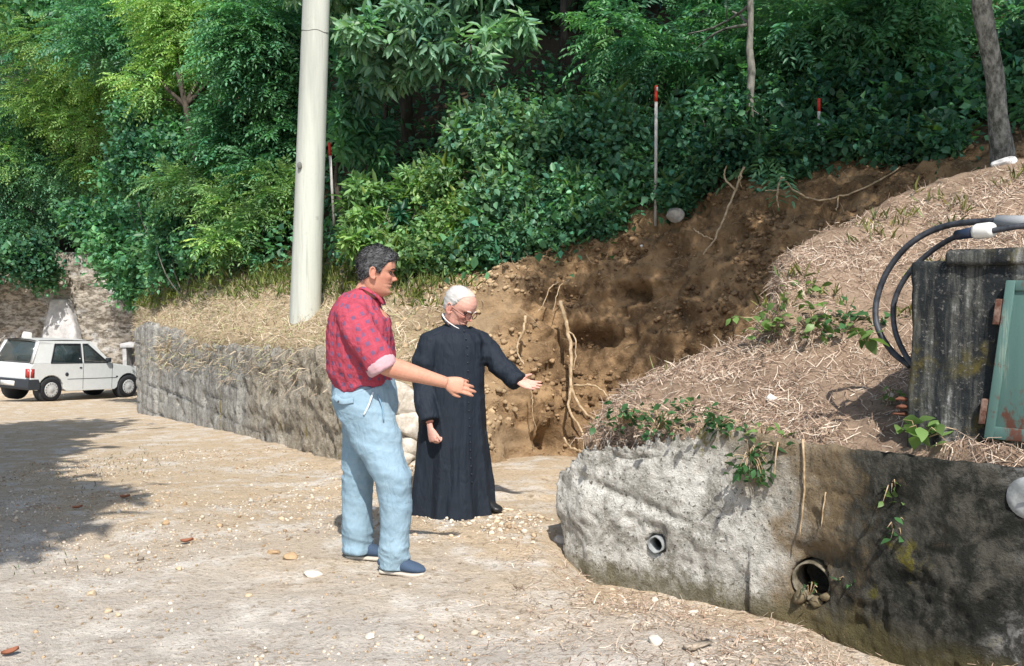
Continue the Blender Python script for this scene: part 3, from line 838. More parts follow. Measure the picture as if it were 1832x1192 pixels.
# ================================================================ vegetation
class Leaves:
    """collects folded leaf blades with their own colours into one mesh"""
    def __init__(s): s.V = []; s.Q = []; s.T = []; s.c = []; s.n = 0
    def add(s, P, D, N, L, W, col, fold=0.18, curl=0.12, hi=False):
        P = np.asarray(P, float); k = len(P)
        if k == 0: return
        D = nrm(D); Sx = nrm(np.cross(D, N)); Nn = np.cross(Sx, D)
        L = np.broadcast_to(L, k)[:, None]; W = np.broadcast_to(W, k)[:, None]
        if hi:
            m1 = P + D * L * 0.28; m2 = P + D * L * 0.66 - Nn * L * curl * 0.35
            tip = P + D * L - Nn * L * curl
            a1 = m1 + Sx * W * 0.46 + Nn * W * fold; b1 = m1 - Sx * W * 0.46 + Nn * W * fold
            a2 = m2 + Sx * W * 0.42 + Nn * W * fold; b2 = m2 - Sx * W * 0.42 + Nn * W * fold
            V = np.stack([P, a1, a2, tip, b2, b1], 1).reshape(-1, 3)
            o = s.n + np.arange(k)[:, None] * 6
            s.Q.append(np.vstack([o + [0, 1, 2, 3], o + [0, 3, 4, 5]])); m = 6
        else:
            tip = P + D * L - Nn * L * curl
            mid = P + D * L * 0.48
            a = mid + Sx * W * 0.5 + Nn * W * fold; b = mid - Sx * W * 0.5 + Nn * W * fold
            V = np.stack([P, a, tip, b], 1).reshape(-1, 3)
            o = s.n + np.arange(k)[:, None] * 4
            s.T.append(np.vstack([o + [0, 1, 2], o + [0, 2, 3]])); m = 4
        s.V.append(V); s.c.append(np.repeat(np.asarray(col, float).reshape(-1, 3) * np.ones((k, 1)), m, 0)); s.n += len(V)
    def mesh(s, name, m):
        F = []
        if s.Q: F.append(np.vstack(s.Q))
        if s.T: F.append(np.vstack(s.T))
        return mesh(name, np.vstack(s.V), F, m, False, col=np.vstack(s.c))

def jit(col, k, r, v=0.25, h=0.12):
    """leaf colours: brightness and yellow/blue drift"""
    c = np.asarray(col, float) * (1 + v * r.normal(size=(k, 1)))
    c = c * (1 + h * r.normal(size=(k, 1)) * np.array([1.0, 0.15, -0.6]))
    return np.clip(c, 0.004, 0.7)

def perp(D, r):
    a = nrm(r.normal(size=D.shape)); return nrm(np.cross(D, a))

def pinnate(LB, O, A, r, ln, col, pairs=7, lw=0.34, ll=0.26, droop=0.35, hi=False, fold=.1):
    """feathery compound leaves: rows of leaflets on both sides of a drooping stalk"""
    K = len(O); A = nrm(A); up = np.array([0, 0, 1.0])
    Sd = nrm(np.cross(A, up + 0.35 * r.normal(size=A.shape)))
    Nn = nrm(np.cross(Sd, A))
    ln = np.broadcast_to(ln, K)
    cb = jit(col, K, r, 0.16, 0.10)
    for i in range(pairs + 1):
        t = (i + 0.6) / (pairs + 0.6)
        c = O + A * (ln * t)[:, None] - Nn * 0 + np.array([0, 0, -1.0]) * (droop * ln * t * t)[:, None]
        sz = ln * ll * (1.0 - 0.35 * abs(t - 0.5))
        ax = nrm(A + np.array([0, 0, -1.0]) * (2 * droop * t))
        for sgn in ((-1, 1) if i < pairs else (0,)):
            D = nrm(ax * (0.55 if sgn else 1.0) + Sd * sgn * 0.95 + 0.14 * r.normal(size=A.shape) - up * 0.12)
            LB.add(c, D, Nn + 0.25 * r.normal(size=A.shape), sz * r.uniform(0.8, 1.2, K), sz * lw, cb * (1 + 0.12 * r.normal(size=(K, 1))), fold, 0.15, hi)

def rosette(LB, O, A, r, ll, col, m=7, lw=0.30, hi=True, spread=0.9, sp=0.35):
    """whorl of long leaves round a shoot tip (chestnut, laurel)"""
    K = len(O); A = nrm(A); X = perp(A, r); Y = np.cross(A, X)
    cb = jit(col, K, r, 0.16, 0.10)
    ll = np.broadcast_to(ll, K)
    for i in range(m):
        a = 2.4 * i + r.normal(size=K) * 0.25
        t = i / m
        c = O + A * (ll * (t - 0.8) * sp * 2)[:, None]
        R = X * np.cos(a)[:, None] + Y * np.sin(a)[:, None]
        D = nrm(R * spread + A * (0.25 + 0.7 * t) + np.array([0, 0, -0.28]) + 0.12 * r.normal(size=A.shape))
        LB.add(c + R * 0.01, D, A + np.array([0, 0, 0.8]) + 0.25 * r.normal(size=A.shape), ll * r.uniform(0.7, 1.15, K), ll * lw * r.uniform(0.85, 1.15, K), cb * (1 + 0.14 * r.normal(size=(K, 1))), 0.12, 0.22, hi)

def ovate(LB, O, A, r, ll, col, m=6, lw=0.72, spread=0.11, hi=False, tilt=0.6):
    """loose sprig of rounded leaves (bramble, ivy, hazel)"""
    K = len(O); A = nrm(A); cb = jit(col, K, r, 0.2, 0.12)
    ll = np.broadcast_to(ll, K)
    for i in range(m):
        c = O + r.normal(size=O.shape) * spread
        D = nrm(r.normal(size=A.shape) + A * 0.6 + np.array([0, 0, -0.35]))
        LB.add(c, D, A + np.array([0, 0, 0.7]) + tilt * r.normal(size=A.shape), ll * r.uniform(0.6, 1.25, K), ll * lw * r.uniform(0.8, 1.2, K), cb * (1 + 0.16 * r.normal(size=(K, 1))), 0.12, 0.2, hi)

SUNDIR = np.array([-SUN_H.x * ce, -SUN_H.y * ce, math.sin(SUN_EL)])
def shell(r, n, blobs, inner=0.55, bias=0.0, seed=0):
    """points and outward directions through the outer layer of a union of ellipsoids, outline broken by noise"""
    w_ = np.array([max(b[1]) ** 2 for b in blobs]); i = r.choice(len(blobs), n, p=w_ / w_.sum())
    D = nrm(r.normal(size=(n, 3)))
    cen = np.array([b[0] for b in blobs])[i]; rad = np.array([b[1] for b in blobs], float)[i]
    q = inner + (1 - inner) * r.random(n) ** 0.6
    q = q * (1 + 0.28 * fbm(D * 2.1 + cen, 1.0, 3, seed))
    global LUMP
    LUMP = i
    return cen + D * rad * q[:, None], nrm(D / rad * rad.max(1, keepdims=True))

def lumps(blobs, seed, k=6, f=.52, o=.62):
    r = np.random.default_rng(seed + 9000); out = []
    for c, rd in blobs:
        for _ in range(k):
            d = nrm(r.normal(size=3)) * r.uniform(.5, 1.1); s_ = r.uniform(.65, 1.25)
            out.append((np.array(c) + d * np.array(rd) * o, tuple(np.array(rd) * f * s_)))
    return out

def limb_pts(a, b, r, bend=0.12, k=7):
    a = np.asarray(a, float); b = np.asarray(b, float); t = np.linspace(0, 1, k)[:, None]
    l = np.linalg.norm(b - a); o = perp((b - a)[None], r)[0] * bend * l
    return a + (b - a) * t + o * np.sin(np.pi * t) + r.normal(size=(k, 3)) * 0.006 * l * np.sin(np.pi * t)

def tree(name, label, base, top, r0, blobs, style, col, n, seed, bark='bark', ll=0.4, limbs=6, group=None, bend=0.05, r1=None, leafm='leaf', hi=False, fork=0.55, **kw):
    r = np.random.default_rng(seed)
    base = np.asarray(base, float); top = np.asarray(top, float)
    t = thing(name, label, 'tree', base, 0, group)
    P = limb_pts(base - [0, 0, 0.25], top, r, bend, 14)
    s_ = np.linspace(0, 1, 14)
    R = r0 + ((r0 * 0.3 if r1 is None else r1) - r0) * s_; R = R * (1 + 0.06 * r.normal(size=14)); R[0] *= 1.35; R[1] *= 1.15
    V, F = tube(P, R, 14); V = V + vnormals(V, F) * (r0 * 0.12 * fbm(V, 6, 3, seed))[:, None]
    tr = kid('trunk', V, F, MAT[bark], t)
    for k in range(limbs):
        bl = blobs[k % len(blobs)]
        f = r.uniform(fork, 0.98); a = P[min(13, int(f * 13))]
        e = np.array(bl[0]) + r.normal(size=3) * np.array(bl[1]) * 0.35
        Q = limb_pts(a, e, r, 0.10, 8)
        V, F = tube(Q, np.linspace(r0 * (0.62 - 0.3 * f), r0 * 0.07, 8), 7)
        V = V + r.normal(size=V.shape) * 0.003
        ob('limb', mesh('limb', V - base, F, MAT[bark]), tr)
    LB = Leaves(); O, D = shell(r, n, lumps(blobs, seed), kw.pop('inner', 0.5), seed=seed)
    A = nrm(D + np.array([0, 0, kw.pop('lift', 0.1)]) + 0.45 * r.normal(size=D.shape))
    if style is pinnate: A = nrm(A * [1, 1, .4])
    tint = 1 + r.normal(size=(LUMP.max() + 1, 1)) * .22 * np.array([1.25, 1, .8]); cols_ = np.clip(np.array(col) * tint[LUMP], .01, .6)
    style(LB, O, A, r, ll * r.uniform(0.75, 1.25, n), cols_, hi=hi, **kw)
    ob('crown', LB.mesh('crown', MAT[leafm]), t, kind='stuff').location = tuple(-base)
    return t

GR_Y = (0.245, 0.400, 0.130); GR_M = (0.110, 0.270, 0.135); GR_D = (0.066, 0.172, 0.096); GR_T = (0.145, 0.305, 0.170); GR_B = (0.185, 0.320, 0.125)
def B(px, py, d, rx, ry, rz):
    """crown blob round a photo pixel at depth d"""
    return (U(px, py, d), (rx, ry, rz))
def hillz(px, d):
    """height of the slope below a bearing and depth"""
    q = HV[:, :2] - np.array([(px - CX) / FPX * d, d]); i = np.argmin((q ** 2).sum(1)); return HV[i, 2]
def on_hill(px, d):
    x = (px - CX) / FPX * d; return np.array([x, d, hillz(px, d)])

# ---- feathery sunlit tree at the left with its dark leaning trunk
tree('acacia_tree', 'feathery tree with a dark leaning trunk left of the pole, above the grey wall', on_hill(356, 16.2), U(318, 130, 16.8), 0.12,
     [B(310, 110, 17.6, 1.2, 1.1, .7), B(400, 70, 17.4, 1.2, 1.1, .8), B(340, 20, 17.6, 1.4, 1.2, .8), B(300, 190, 18.2, .9, .9, .45)],
     pinnate, GR_Y, 2800, 101, 'barkdark', 0.34, 6, pairs=6, inner=0.3, droop=0.3, lw=0.36, fork=.85)
tree('acacia_tree', 'feathery yellow-green sunlit tree filling the upper left, behind the car', on_hill(190, 29.5), U(190, 180, 28), 0.18,
     [B(150, 100, 25.5, 2.3, 1.5, 1.1), B(250, 120, 25, 1.9, 1.4, 1.0), B(110, 190, 26.5, 2.3, 1.4, 1.0), B(220, 215, 26, 1.9, 1.2, .85), B(60, 280, 27.4, 1.7, 1.2, .9), B(200, 290, 27, 1.7, 1.2, .8), B(120, 30, 27, 2.4, 1.5, 1.2)],
     pinnate, GR_Y, 5600, 120, 'barkdark', 0.40, 6, pairs=6, inner=0.3, droop=0.3, lw=0.36, fork=.8)
tree('acacia_tree', 'bluish-green drooping tree hanging low over the stone wall at the left edge', U(-60, 470, 28.9), U(-20, 200, 27), 0.18,
     [B(60, 300, 27.6, 2.1, 1.2, 1.1), B(20, 380, 27.8, 1.7, 1.1, .9), B(130, 330, 27.6, 1.7, 1.1, .8), B(30, 200, 28, 2.1, 1.3, 1.3), B(-70, 280, 28, 2.4, 1.3, 2.0), B(100, 405, 27.8, 1.3, .9, .5)],
     pinnate, GR_T, 6000, 102, 'barkdark', 0.42, 8, pairs=6, inner=0.3, droop=0.4, lw=0.36)
tree('dense_tree', 'dark dense tree filling the gap left of the concrete pole', on_hill(450, 15.8), U(455, 60, 15.6), 0.12,
     [B(450, 120, 15.6, 1.0, 1.0, .9), B(500, 60, 15.4, .9, .9, .8), B(430, 230, 15.8, .8, .9, .7), B(510, 190, 15.4, .55, .7, .8), B(480, 290, 15.5, .7, .7, .6)],
     pinnate, GR_M, 3600, 103, 'barkdark', 0.36, 6, pairs=6, inner=0.3, lw=0.42)
# ---- chestnut branches with big leaves, right of the pole
tree('chestnut_tree', 'tall chestnut with long bright leaves reaching out right of the concrete pole', on_hill(735, 13.9), U(745, -150, 13.6), 0.11,
     [B(650, 60, 12.2, .55, .5, .32), B(730, 40, 12.0, .6, .5, .3), B(790, 70, 12.0, .5, .45, .28), B(850, 110, 12.2, .45, .4, .2), B(700, 130, 12.4, .6, .5, .25), B(640, 160, 12.8, .4, .5, .4), B(915, 60, 12.4, .5, .5, .25), B(800, -40, 12.6, 1.2, .9, .5), B(620, -20, 12.6, .9, .8, .5)],
     rosette, (0.19, 0.345, 0.225), 900, 104, 'barkdark', 0.20, 9, hi=True, inner=0.15, lift=0.05, m=8)
tree('chestnut_tree', 'slim dark chestnut sapling deep in the shade between pole and brambles', on_hill(625, 13.2), U(628, 60, 13.1), 0.045,
     [B(620, 190, 13.0, .35, .4, .4), B(640, 250, 13.1, .45, .4, .35), B(610, 110, 13.0, .4, .4, .4)], rosette, GR_M, 190, 105, 'barkdark', 0.19, 4, hi=True, inner=0.1)
# ---- shaded wood at the right
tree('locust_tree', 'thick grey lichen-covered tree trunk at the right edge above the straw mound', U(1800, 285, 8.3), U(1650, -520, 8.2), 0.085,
     [(np.array(c), rd) for c, rd in (((2.5, 5.9, 6.1), (1.2, 1.0, .6)), ((4.2, 5.6, 6.3), (1.5, 1.0, .7)), ((3.2, 7.0, 6.5), (1.5, 1.2, .7)), ((5.4, 6.8, 6.8), (1.7, 1.4, .8)), ((1.7, 7.0, 6.2), (1.0, 1.0, .6)), ((6.4, 5.4, 6.7), (1.7, 1.2, .8)), ((4.4, 8.2, 7.2), (1.8, 1.3, .9)), ((1.9, 8.3, 7.0), (1.3, 1.1, .7)))],  # unseen crown, shaped and placed to shade the cut bank
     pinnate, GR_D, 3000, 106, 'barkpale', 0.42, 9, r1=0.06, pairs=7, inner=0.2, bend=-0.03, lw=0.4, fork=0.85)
tree('locust_tree', 'thin straight grey sapling rising behind the tall red-tipped stake', on_hill(1337, 10.75), U(1334, -200, 10.75), 0.042,
     [B(1280, 60, 12.2, .8, .7, .5), B(1200, 110, 12.0, .7, .6, .4), B(1130, 60, 12.3, .7, .6, .4), B(1400, 50, 12.0, .7, .6, .4), B(1330, -80, 12.4, 1.0, .9, .5)], pinnate, GR_M, 900, 107, 'bark', 0.40, 5, r1=0.035, pairs=8, inner=0.2, droop=.25, bend=.008)
tree('locust_tree', 'leafy locust spreading feathery fronds across the top right corner', on_hill(1560, 12.4), U(1550, -80, 12.2), 0.07,
     [B(1520, 50, 11.2, .9, .8, .35), B(1620, 90, 11.0, .8, .7, .4), B(1450, 110, 11.6, .8, .7, .4), B(1690, 150, 10.8, .7, .6, .5), B(1600, -20, 11.5, 1.3, 1, .5), B(1800, 90, 11.5, .9, .8, .6)], pinnate, GR_M, 1700, 108, 'barkdark', 0.42, 6, pairs=8, inner=0.2, droop=.3)
# ---- wood behind, each tree its own trunk and crown
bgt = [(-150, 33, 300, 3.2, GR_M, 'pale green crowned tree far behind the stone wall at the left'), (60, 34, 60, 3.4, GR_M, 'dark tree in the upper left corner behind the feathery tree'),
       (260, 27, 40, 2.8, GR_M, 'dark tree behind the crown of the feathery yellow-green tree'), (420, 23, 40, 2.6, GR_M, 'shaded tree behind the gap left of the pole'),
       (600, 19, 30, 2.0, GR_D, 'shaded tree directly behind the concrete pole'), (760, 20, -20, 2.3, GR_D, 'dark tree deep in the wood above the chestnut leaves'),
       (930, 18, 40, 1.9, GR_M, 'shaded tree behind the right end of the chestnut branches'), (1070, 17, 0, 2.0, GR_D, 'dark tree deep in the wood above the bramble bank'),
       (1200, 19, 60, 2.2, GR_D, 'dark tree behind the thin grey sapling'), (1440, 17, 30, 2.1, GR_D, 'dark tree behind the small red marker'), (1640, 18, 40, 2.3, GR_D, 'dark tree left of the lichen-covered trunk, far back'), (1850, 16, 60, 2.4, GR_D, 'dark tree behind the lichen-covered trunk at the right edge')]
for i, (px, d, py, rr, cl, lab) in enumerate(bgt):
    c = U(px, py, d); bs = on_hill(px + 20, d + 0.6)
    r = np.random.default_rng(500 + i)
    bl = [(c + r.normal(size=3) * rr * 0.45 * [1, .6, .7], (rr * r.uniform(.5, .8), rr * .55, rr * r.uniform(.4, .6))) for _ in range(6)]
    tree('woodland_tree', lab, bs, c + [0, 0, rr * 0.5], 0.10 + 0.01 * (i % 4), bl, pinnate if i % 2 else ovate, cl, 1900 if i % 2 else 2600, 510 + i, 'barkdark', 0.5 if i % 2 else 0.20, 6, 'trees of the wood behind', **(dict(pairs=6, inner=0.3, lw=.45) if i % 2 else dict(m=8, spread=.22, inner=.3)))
# unseen high canopy, added to shade the dark gap and the slope behind
for i, (x, y, z, rr, lab) in enumerate(((-1.0, 12.8, 9.4, 1.8, 'tall tree arching high over the dark gap, left one of three'), (.9, 12.4, 9.2, 1.9, 'tall tree arching high over the dark gap, middle one of three'), (3.2, 12.6, 9.6, 2.0, 'tall tree arching high over the dark gap, right one of three'))):
    r = np.random.default_rng(590 + i); px = CX + FPX * x / 16.5; bs = on_hill(px, 16.5)
    bl = [(np.array([x, y, z]) + r.normal(size=3) * [1.0, 1.1, .5], (rr * .8, rr * .75, rr * .5)) for _ in range(7)]
    tree('added_tall_tree', lab, bs, (x * .9, 14.6, z), .14, bl, ovate, GR_D, 3800, 595 + i, 'barkdark', .17, 7, 'trees of the wood behind', m=7, spread=.2, inner=.15)
# bare thin stems in the dark gap
for i, (px, d, h, w_, lab) in enumerate(((690, 14.6, 3.4, .04, 'thin bare dark stem in the shade, just right of the sapling'), (782, 15.2, 3.8, .05, 'thin bare dark stem in the middle of the dark gap'), (1000, 14.8, 3.6, .06, 'thin bare dark stem at the right end of the dark gap'), (1090, 15.5, 4.0, .07, 'thicker bare stem in the shade above the bramble bank'))):
    bs = on_hill(px, d); r = np.random.default_rng(560 + i)
    t = thing('bare_trunk', lab, 'tree trunk', bs, 0, 'bare stems in the shade')
    P = limb_pts([0, 0, -0.2], [r.normal() * .25, r.normal() * .2, h], r, .03, 10); V, F = tube(P, np.linspace(w_, w_ * .5, 10), 9)
    ob('trunk', mesh('trunk', V, F, MAT['barkdark']), t)

# ---- shrubs along the edge of the slope, each its own plant
def shrub(name, label, blobs, style, col, n, seed, ll, base=None, group=None, stems=7, hi=False, inner=0.25, lift=0.5, mat='leaf', cat='shrub', **kw):
    r = np.random.default_rng(seed)
    if base is None:
        c = np.mean([b[0] for b in blobs], 0); base = np.array([c[0], c[1] + 0.2, hillz(CX + FPX * c[0] / c[1], c[1])])
    t = thing(name, label, cat, base, 0, group)
    for k in range(stems):
        bl = blobs[k % len(blobs)]; e = np.array(bl[0]) + r.normal(size=3) * np.array(bl[1]) * 0.4
        V, F = tube(limb_pts(base + r.normal(size=3) * [.1, .1, 0] - [0, 0, .1], e, r, .12, 7), np.linspace(0.016, 0.004, 7), 6)
        ob('stem', mesh('stem', V - base, F, MAT['bark']), t)
    LB = Leaves(); O, D = shell(r, n, lumps(blobs, seed, 8, .42, .8), inner, seed=seed)
    A = nrm(D + np.array([0, 0, lift]) + 0.5 * r.normal(size=D.shape))
    if style is pinnate and lift > 0: A = nrm(A * [1, 1, .5])
    tint = 1 + r.normal(size=(LUMP.max() + 1, 1)) * .26 * np.array([1.25, 1, .8]); cols_ = np.clip(np.array(col) * tint[LUMP], .012, .6)
    style(LB, O, A, r, ll * r.uniform(0.7, 1.3, n), cols_, hi=hi, **kw)
    if style is ovate:          # other plants grow through it
        k = r.choice(n, max(8, n // 30)); rosette(LB, O[k] + D[k] * .06, A[k], r, ll * 1.9, np.clip(np.array(col) * [1.3, 1.15, .9], 0, .5), m=6, lw=.26, hi=True)
        k = r.choice(n, max(8, n // 22)); pinnate(LB, O[k] + D[k] * .05, A[k], r, ll * 3.6, np.clip(np.array(col) * [1.1, 1.0, .95], 0, .5), pairs=7)
        k = r.choice(n, n // 6); LB.add(O[k] + D[k] * .03, nrm(np.array([0, 0, 1.0]) + .6 * r.normal(size=(len(k), 3))), r.normal(size=(len(k), 3)), .22 * r.uniform(.5, 1.4, len(k)), .009, jit(np.array(col) * [1.5, 1.2, .8], len(k), r), .05, .5)
    # long arching shoots that break the outline
    sl_ = ll * .28 if style is pinnate else ll * .8
    ns = max(6, n // 110); O2, D2 = shell(r, ns, blobs, .9, seed=seed + 1)
    for k in range(ns):
        d_ = nrm(D2[k] + [0, -.2, .9] + .5 * r.normal(size=3)); l_ = r.uniform(.18, .5); tt = np.linspace(.1, 1, 8)[:, None]
        Pc = O2[k] + d_ * l_ * tt + np.array([0, 0, -.35]) * l_ * tt ** 2
        Dc = perp(np.tile(d_, (8, 1)), r) + d_ * .5
        LB.add(np.vstack([Pc, Pc]), np.vstack([Dc, perp(np.tile(d_, (8, 1)), r) + d_ * .4]), np.array([0, 0, 1.0]) + .3 * r.normal(size=(16, 3)), np.tile(sl_ * (1.05 - .5 * tt[:, 0]), 2), sl_ * .5, jit(np.array(col) * 1.1, 16, r), .1, .2, True)
    o = ob('foliage', LB.mesh('foliage', MAT[mat]), t, kind='stuff'); o.location = tuple(-base)
    return t
G = 'bushes along the top of the bank'
shrub('bramble_bush', 'tall leafy bramble bush rising at the middle of the bank, beside the dark gap', [B(870, 300, 11.6, .45, .5, .5), B(930, 260, 11.7, .45, .5, .45), B(850, 230, 11.9, .22, .3, .2), B(900, 380, 11.3, .5, .5, .45)], ovate, (0.150, 0.300, 0.165), 2100, 201, .080, group=G, hi=True, m=6, spread=.09)
shrub('bramble_bush', 'broad bramble bush left of the tall red-tipped stake', [B(1030, 270, 11.6, .5, .5, .45), B(1110, 250, 11.5, .4, .45, .4), B(1040, 360, 11.2, .5, .45, .4), B(1120, 330, 11.1, .35, .4, .4)], ovate, (0.110, 0.255, 0.145), 2300, 202, .076, group=G, hi=True, m=6, spread=.09)
shrub('bramble_bush', 'low bramble bush hanging over the lip of the cut above the priest', [B(900, 440, 11.0, .45, .4, .28), B(980, 420, 10.95, .45, .4, .3), B(1060, 400, 10.8, .4, .35, .25)], ovate, (0.10, 0.230, 0.125), 2000, 203, .062, group=G, hi=True, m=6, spread=.08)
shrub('laurel_bush', 'yellowish long-leaved bush between the pole and the brambles', [B(650, 370, 11.7, .32, .35, .3), B(700, 400, 11.6, .35, .35, .3), B(640, 430, 11.5, .25, .3, .2), B(740, 350, 11.8, .35, .35, .28)], rosette, GR_B, 420, 204, .15, group=G, hi=True, m=7, stems=12)
shrub('leafy_bush', 'light green bush behind the head of the man in the red shirt', [B(740, 450, 11.2, .4, .4, .28), B(810, 400, 11.4, .42, .4, .4), B(820, 470, 11.0, .35, .35, .2), B(790, 330, 11.8, .3, .4, .28)], ovate, GR_B, 2100, 205, .064, group=G, hi=True, m=6, spread=.08)
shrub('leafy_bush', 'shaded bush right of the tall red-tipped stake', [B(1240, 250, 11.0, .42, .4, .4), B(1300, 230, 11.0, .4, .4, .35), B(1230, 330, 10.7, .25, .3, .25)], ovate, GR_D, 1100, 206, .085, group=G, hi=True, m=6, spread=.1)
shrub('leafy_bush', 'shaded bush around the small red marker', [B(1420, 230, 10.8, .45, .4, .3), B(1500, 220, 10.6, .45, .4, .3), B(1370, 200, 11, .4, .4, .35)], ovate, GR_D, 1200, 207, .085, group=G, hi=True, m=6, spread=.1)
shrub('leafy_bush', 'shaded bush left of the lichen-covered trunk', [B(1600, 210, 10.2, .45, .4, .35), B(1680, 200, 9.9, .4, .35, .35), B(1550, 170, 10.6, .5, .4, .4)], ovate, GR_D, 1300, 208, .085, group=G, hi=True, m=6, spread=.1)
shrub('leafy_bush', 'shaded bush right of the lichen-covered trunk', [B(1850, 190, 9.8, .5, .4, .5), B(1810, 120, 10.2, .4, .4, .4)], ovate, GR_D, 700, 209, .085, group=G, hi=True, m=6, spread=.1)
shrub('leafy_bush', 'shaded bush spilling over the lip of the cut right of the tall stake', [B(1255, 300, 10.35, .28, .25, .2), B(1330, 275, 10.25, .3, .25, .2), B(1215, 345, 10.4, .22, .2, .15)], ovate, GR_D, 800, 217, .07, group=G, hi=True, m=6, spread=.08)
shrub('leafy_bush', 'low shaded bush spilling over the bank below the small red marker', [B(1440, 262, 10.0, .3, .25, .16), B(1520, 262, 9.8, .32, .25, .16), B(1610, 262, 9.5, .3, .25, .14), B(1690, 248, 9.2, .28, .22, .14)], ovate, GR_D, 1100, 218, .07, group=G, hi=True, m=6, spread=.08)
shrub('chestnut_shoot', 'broad-leaved chestnut shoot left of the thin grey sapling', [B(1265, 170, 11.4, .3, .25, .2), B(1300, 110, 11.6, .3, .25, .2), B(1250, 200, 11.3, .3, .25, .15)], rosette, GR_M, 110, 210, .19, group=G, hi=True, m=6, stems=5)
shrub('willowherb', 'upright narrow-leaved plant in the shade right of the thin sapling', [B(1500, 130, 11.0, .2, .2, .25), B(1480, 170, 11.0, .2, .2, .2)], rosette, GR_M, 60, 211, .20, group=G, hi=True, m=8, lw=.16, stems=4)
shrub('hanging_fern', 'feathery fern hanging down over the top of the cut bank', [B(1375, 285, 10.1, .14, .12, .1), B(1395, 320, 10.0, .1, .1, .14)], pinnate, GR_T, 70, 212, .36, group=G, hi=True, lift=-1.2, droop=.6, stems=4, pairs=9)
shrub('leafy_bush', 'round leafy bush hanging over the stone wall behind the car', [B(200, 440, 19.6, .75, .6, .5), B(255, 480, 19.0, .6, .5, .6), B(170, 400, 20, .6, .6, .4), B(270, 420, 18.8, .6, .5, .5)], ovate, GR_M, 2300, 213, .12, group=G, m=7, spread=.14)
shrub('acacia_bush', 'drooping feathery bush left of the pole at the edge of the dry grass', [B(400, 370, 15.4, .6, .5, .35), B(470, 400, 14.8, .5, .5, .35), B(350, 330, 16, .6, .5, .35), B(490, 340, 14.9, .4, .5, .35), B(430, 440, 14.8, .5, .4, .2)], pinnate, GR_B, 1200, 214, .34, group=G, pairs=7)
shrub('leafy_bush', 'leafy bush behind the drooping feathery bush left of the pole', [B(310, 400, 16.6, .5, .5, .4), B(370, 440, 15.8, .5, .4, .25), B(300, 460, 17, .4, .4, .4)], ovate, GR_M, 1500, 215, .10, group=G, m=7, spread=.12)
shrub('leafy_bush', 'leafy bush filling the gap below the fork of the leaning trunk', [B(290, 280, 18.0, .8, .6, .5), B(250, 320, 18.6, .7, .6, .5), B(340, 260, 17.4, .6, .5, .4), B(280, 220, 18.8, .7, .6, .5)], ovate, GR_M, 2000, 219, .11, group=G, m=7, spread=.14)
shrub('ivy_curtain', 'dark ivy hanging over the stone wall at the left edge', [B(40, 460, 26.5, .9, .4, .45), B(-60, 470, 26.5, 1.2, .4, .5), B(80, 490, 27, .5, .3, .25)], ovate, GR_D, 1300, 216, .14, group=G, m=7, spread=.2)

# ---- undergrowth: the carpet nobody could count
LB = Leaves(); r = np.random.default_rng(31)
mask = ((t_row > 1.0) & (row < 116)).astype(float) * (HV[:, 1] < 34) + 0.10 * ((t_row > 0.93) & (t_row <= 1.0))
O, N = HILL.pts(11000, mask, 32)
az_ = O[:, 0] / O[:, 1]
O = O + N * r.uniform(0.0, 0.35, (len(O), 1))
cl = np.where((r.random(len(O)) < .5)[:, None], np.array(GR_M), np.array(GR_D))
ovate(LB, O, nrm(N + [0, 0, .6]), r, .10 * r.uniform(.7, 1.4, len(O)), cl, m=5, spread=.16)
O, N = HILL.pts(1500, mask, 33)
pinnate(LB, O, nrm(N + [0, 0, .8] + .7 * r.normal(size=N.shape)), r, .42, GR_M, pairs=7)
ob('undergrowth', LB.mesh('undergrowth', MAT['leaf']), kind='stuff', label='green undergrowth carpeting the wooded slope', cat='undergrowth')
# ================================================================ people
def interp(z, T):
    T = np.asarray(T, float); return np.interp(z, T[:, 0], T[:, 1])
HF_ = [(-.012, .050), (0, .072), (.010, .083), (.022, .087), (.034, .082), (.044, .085), (.052, .088), (.058, .083), (.065, .089), (.074, .086), (.085, .086), (.10, .086), (.115, .083), (.122, .083), (.134, .094), (.145, .095), (.16, .094), (.18, .088), (.20, .074), (.215, .056), (.226, .036), (.233, .016), (.236, .002)]
HB_ = [(-.012, .03), (0, .035), (.03, .055), (.06, .07), (.08, .078), (.10, .088), (.13, .099), (.155, .102), (.18, .096), (.20, .083), (.215, .066), (.226, .045), (.233, .022), (.236, .002)]
HW_ = [(-.012, .020), (0, .032), (.012, .042), (.03, .052), (.05, .058), (.07, .063), (.09, .068), (.11, .071), (.13, .073), (.155, .075), (.18, .070), (.20, .060), (.215, .047), (.226, .031), (.233, .015), (.236, .002)]

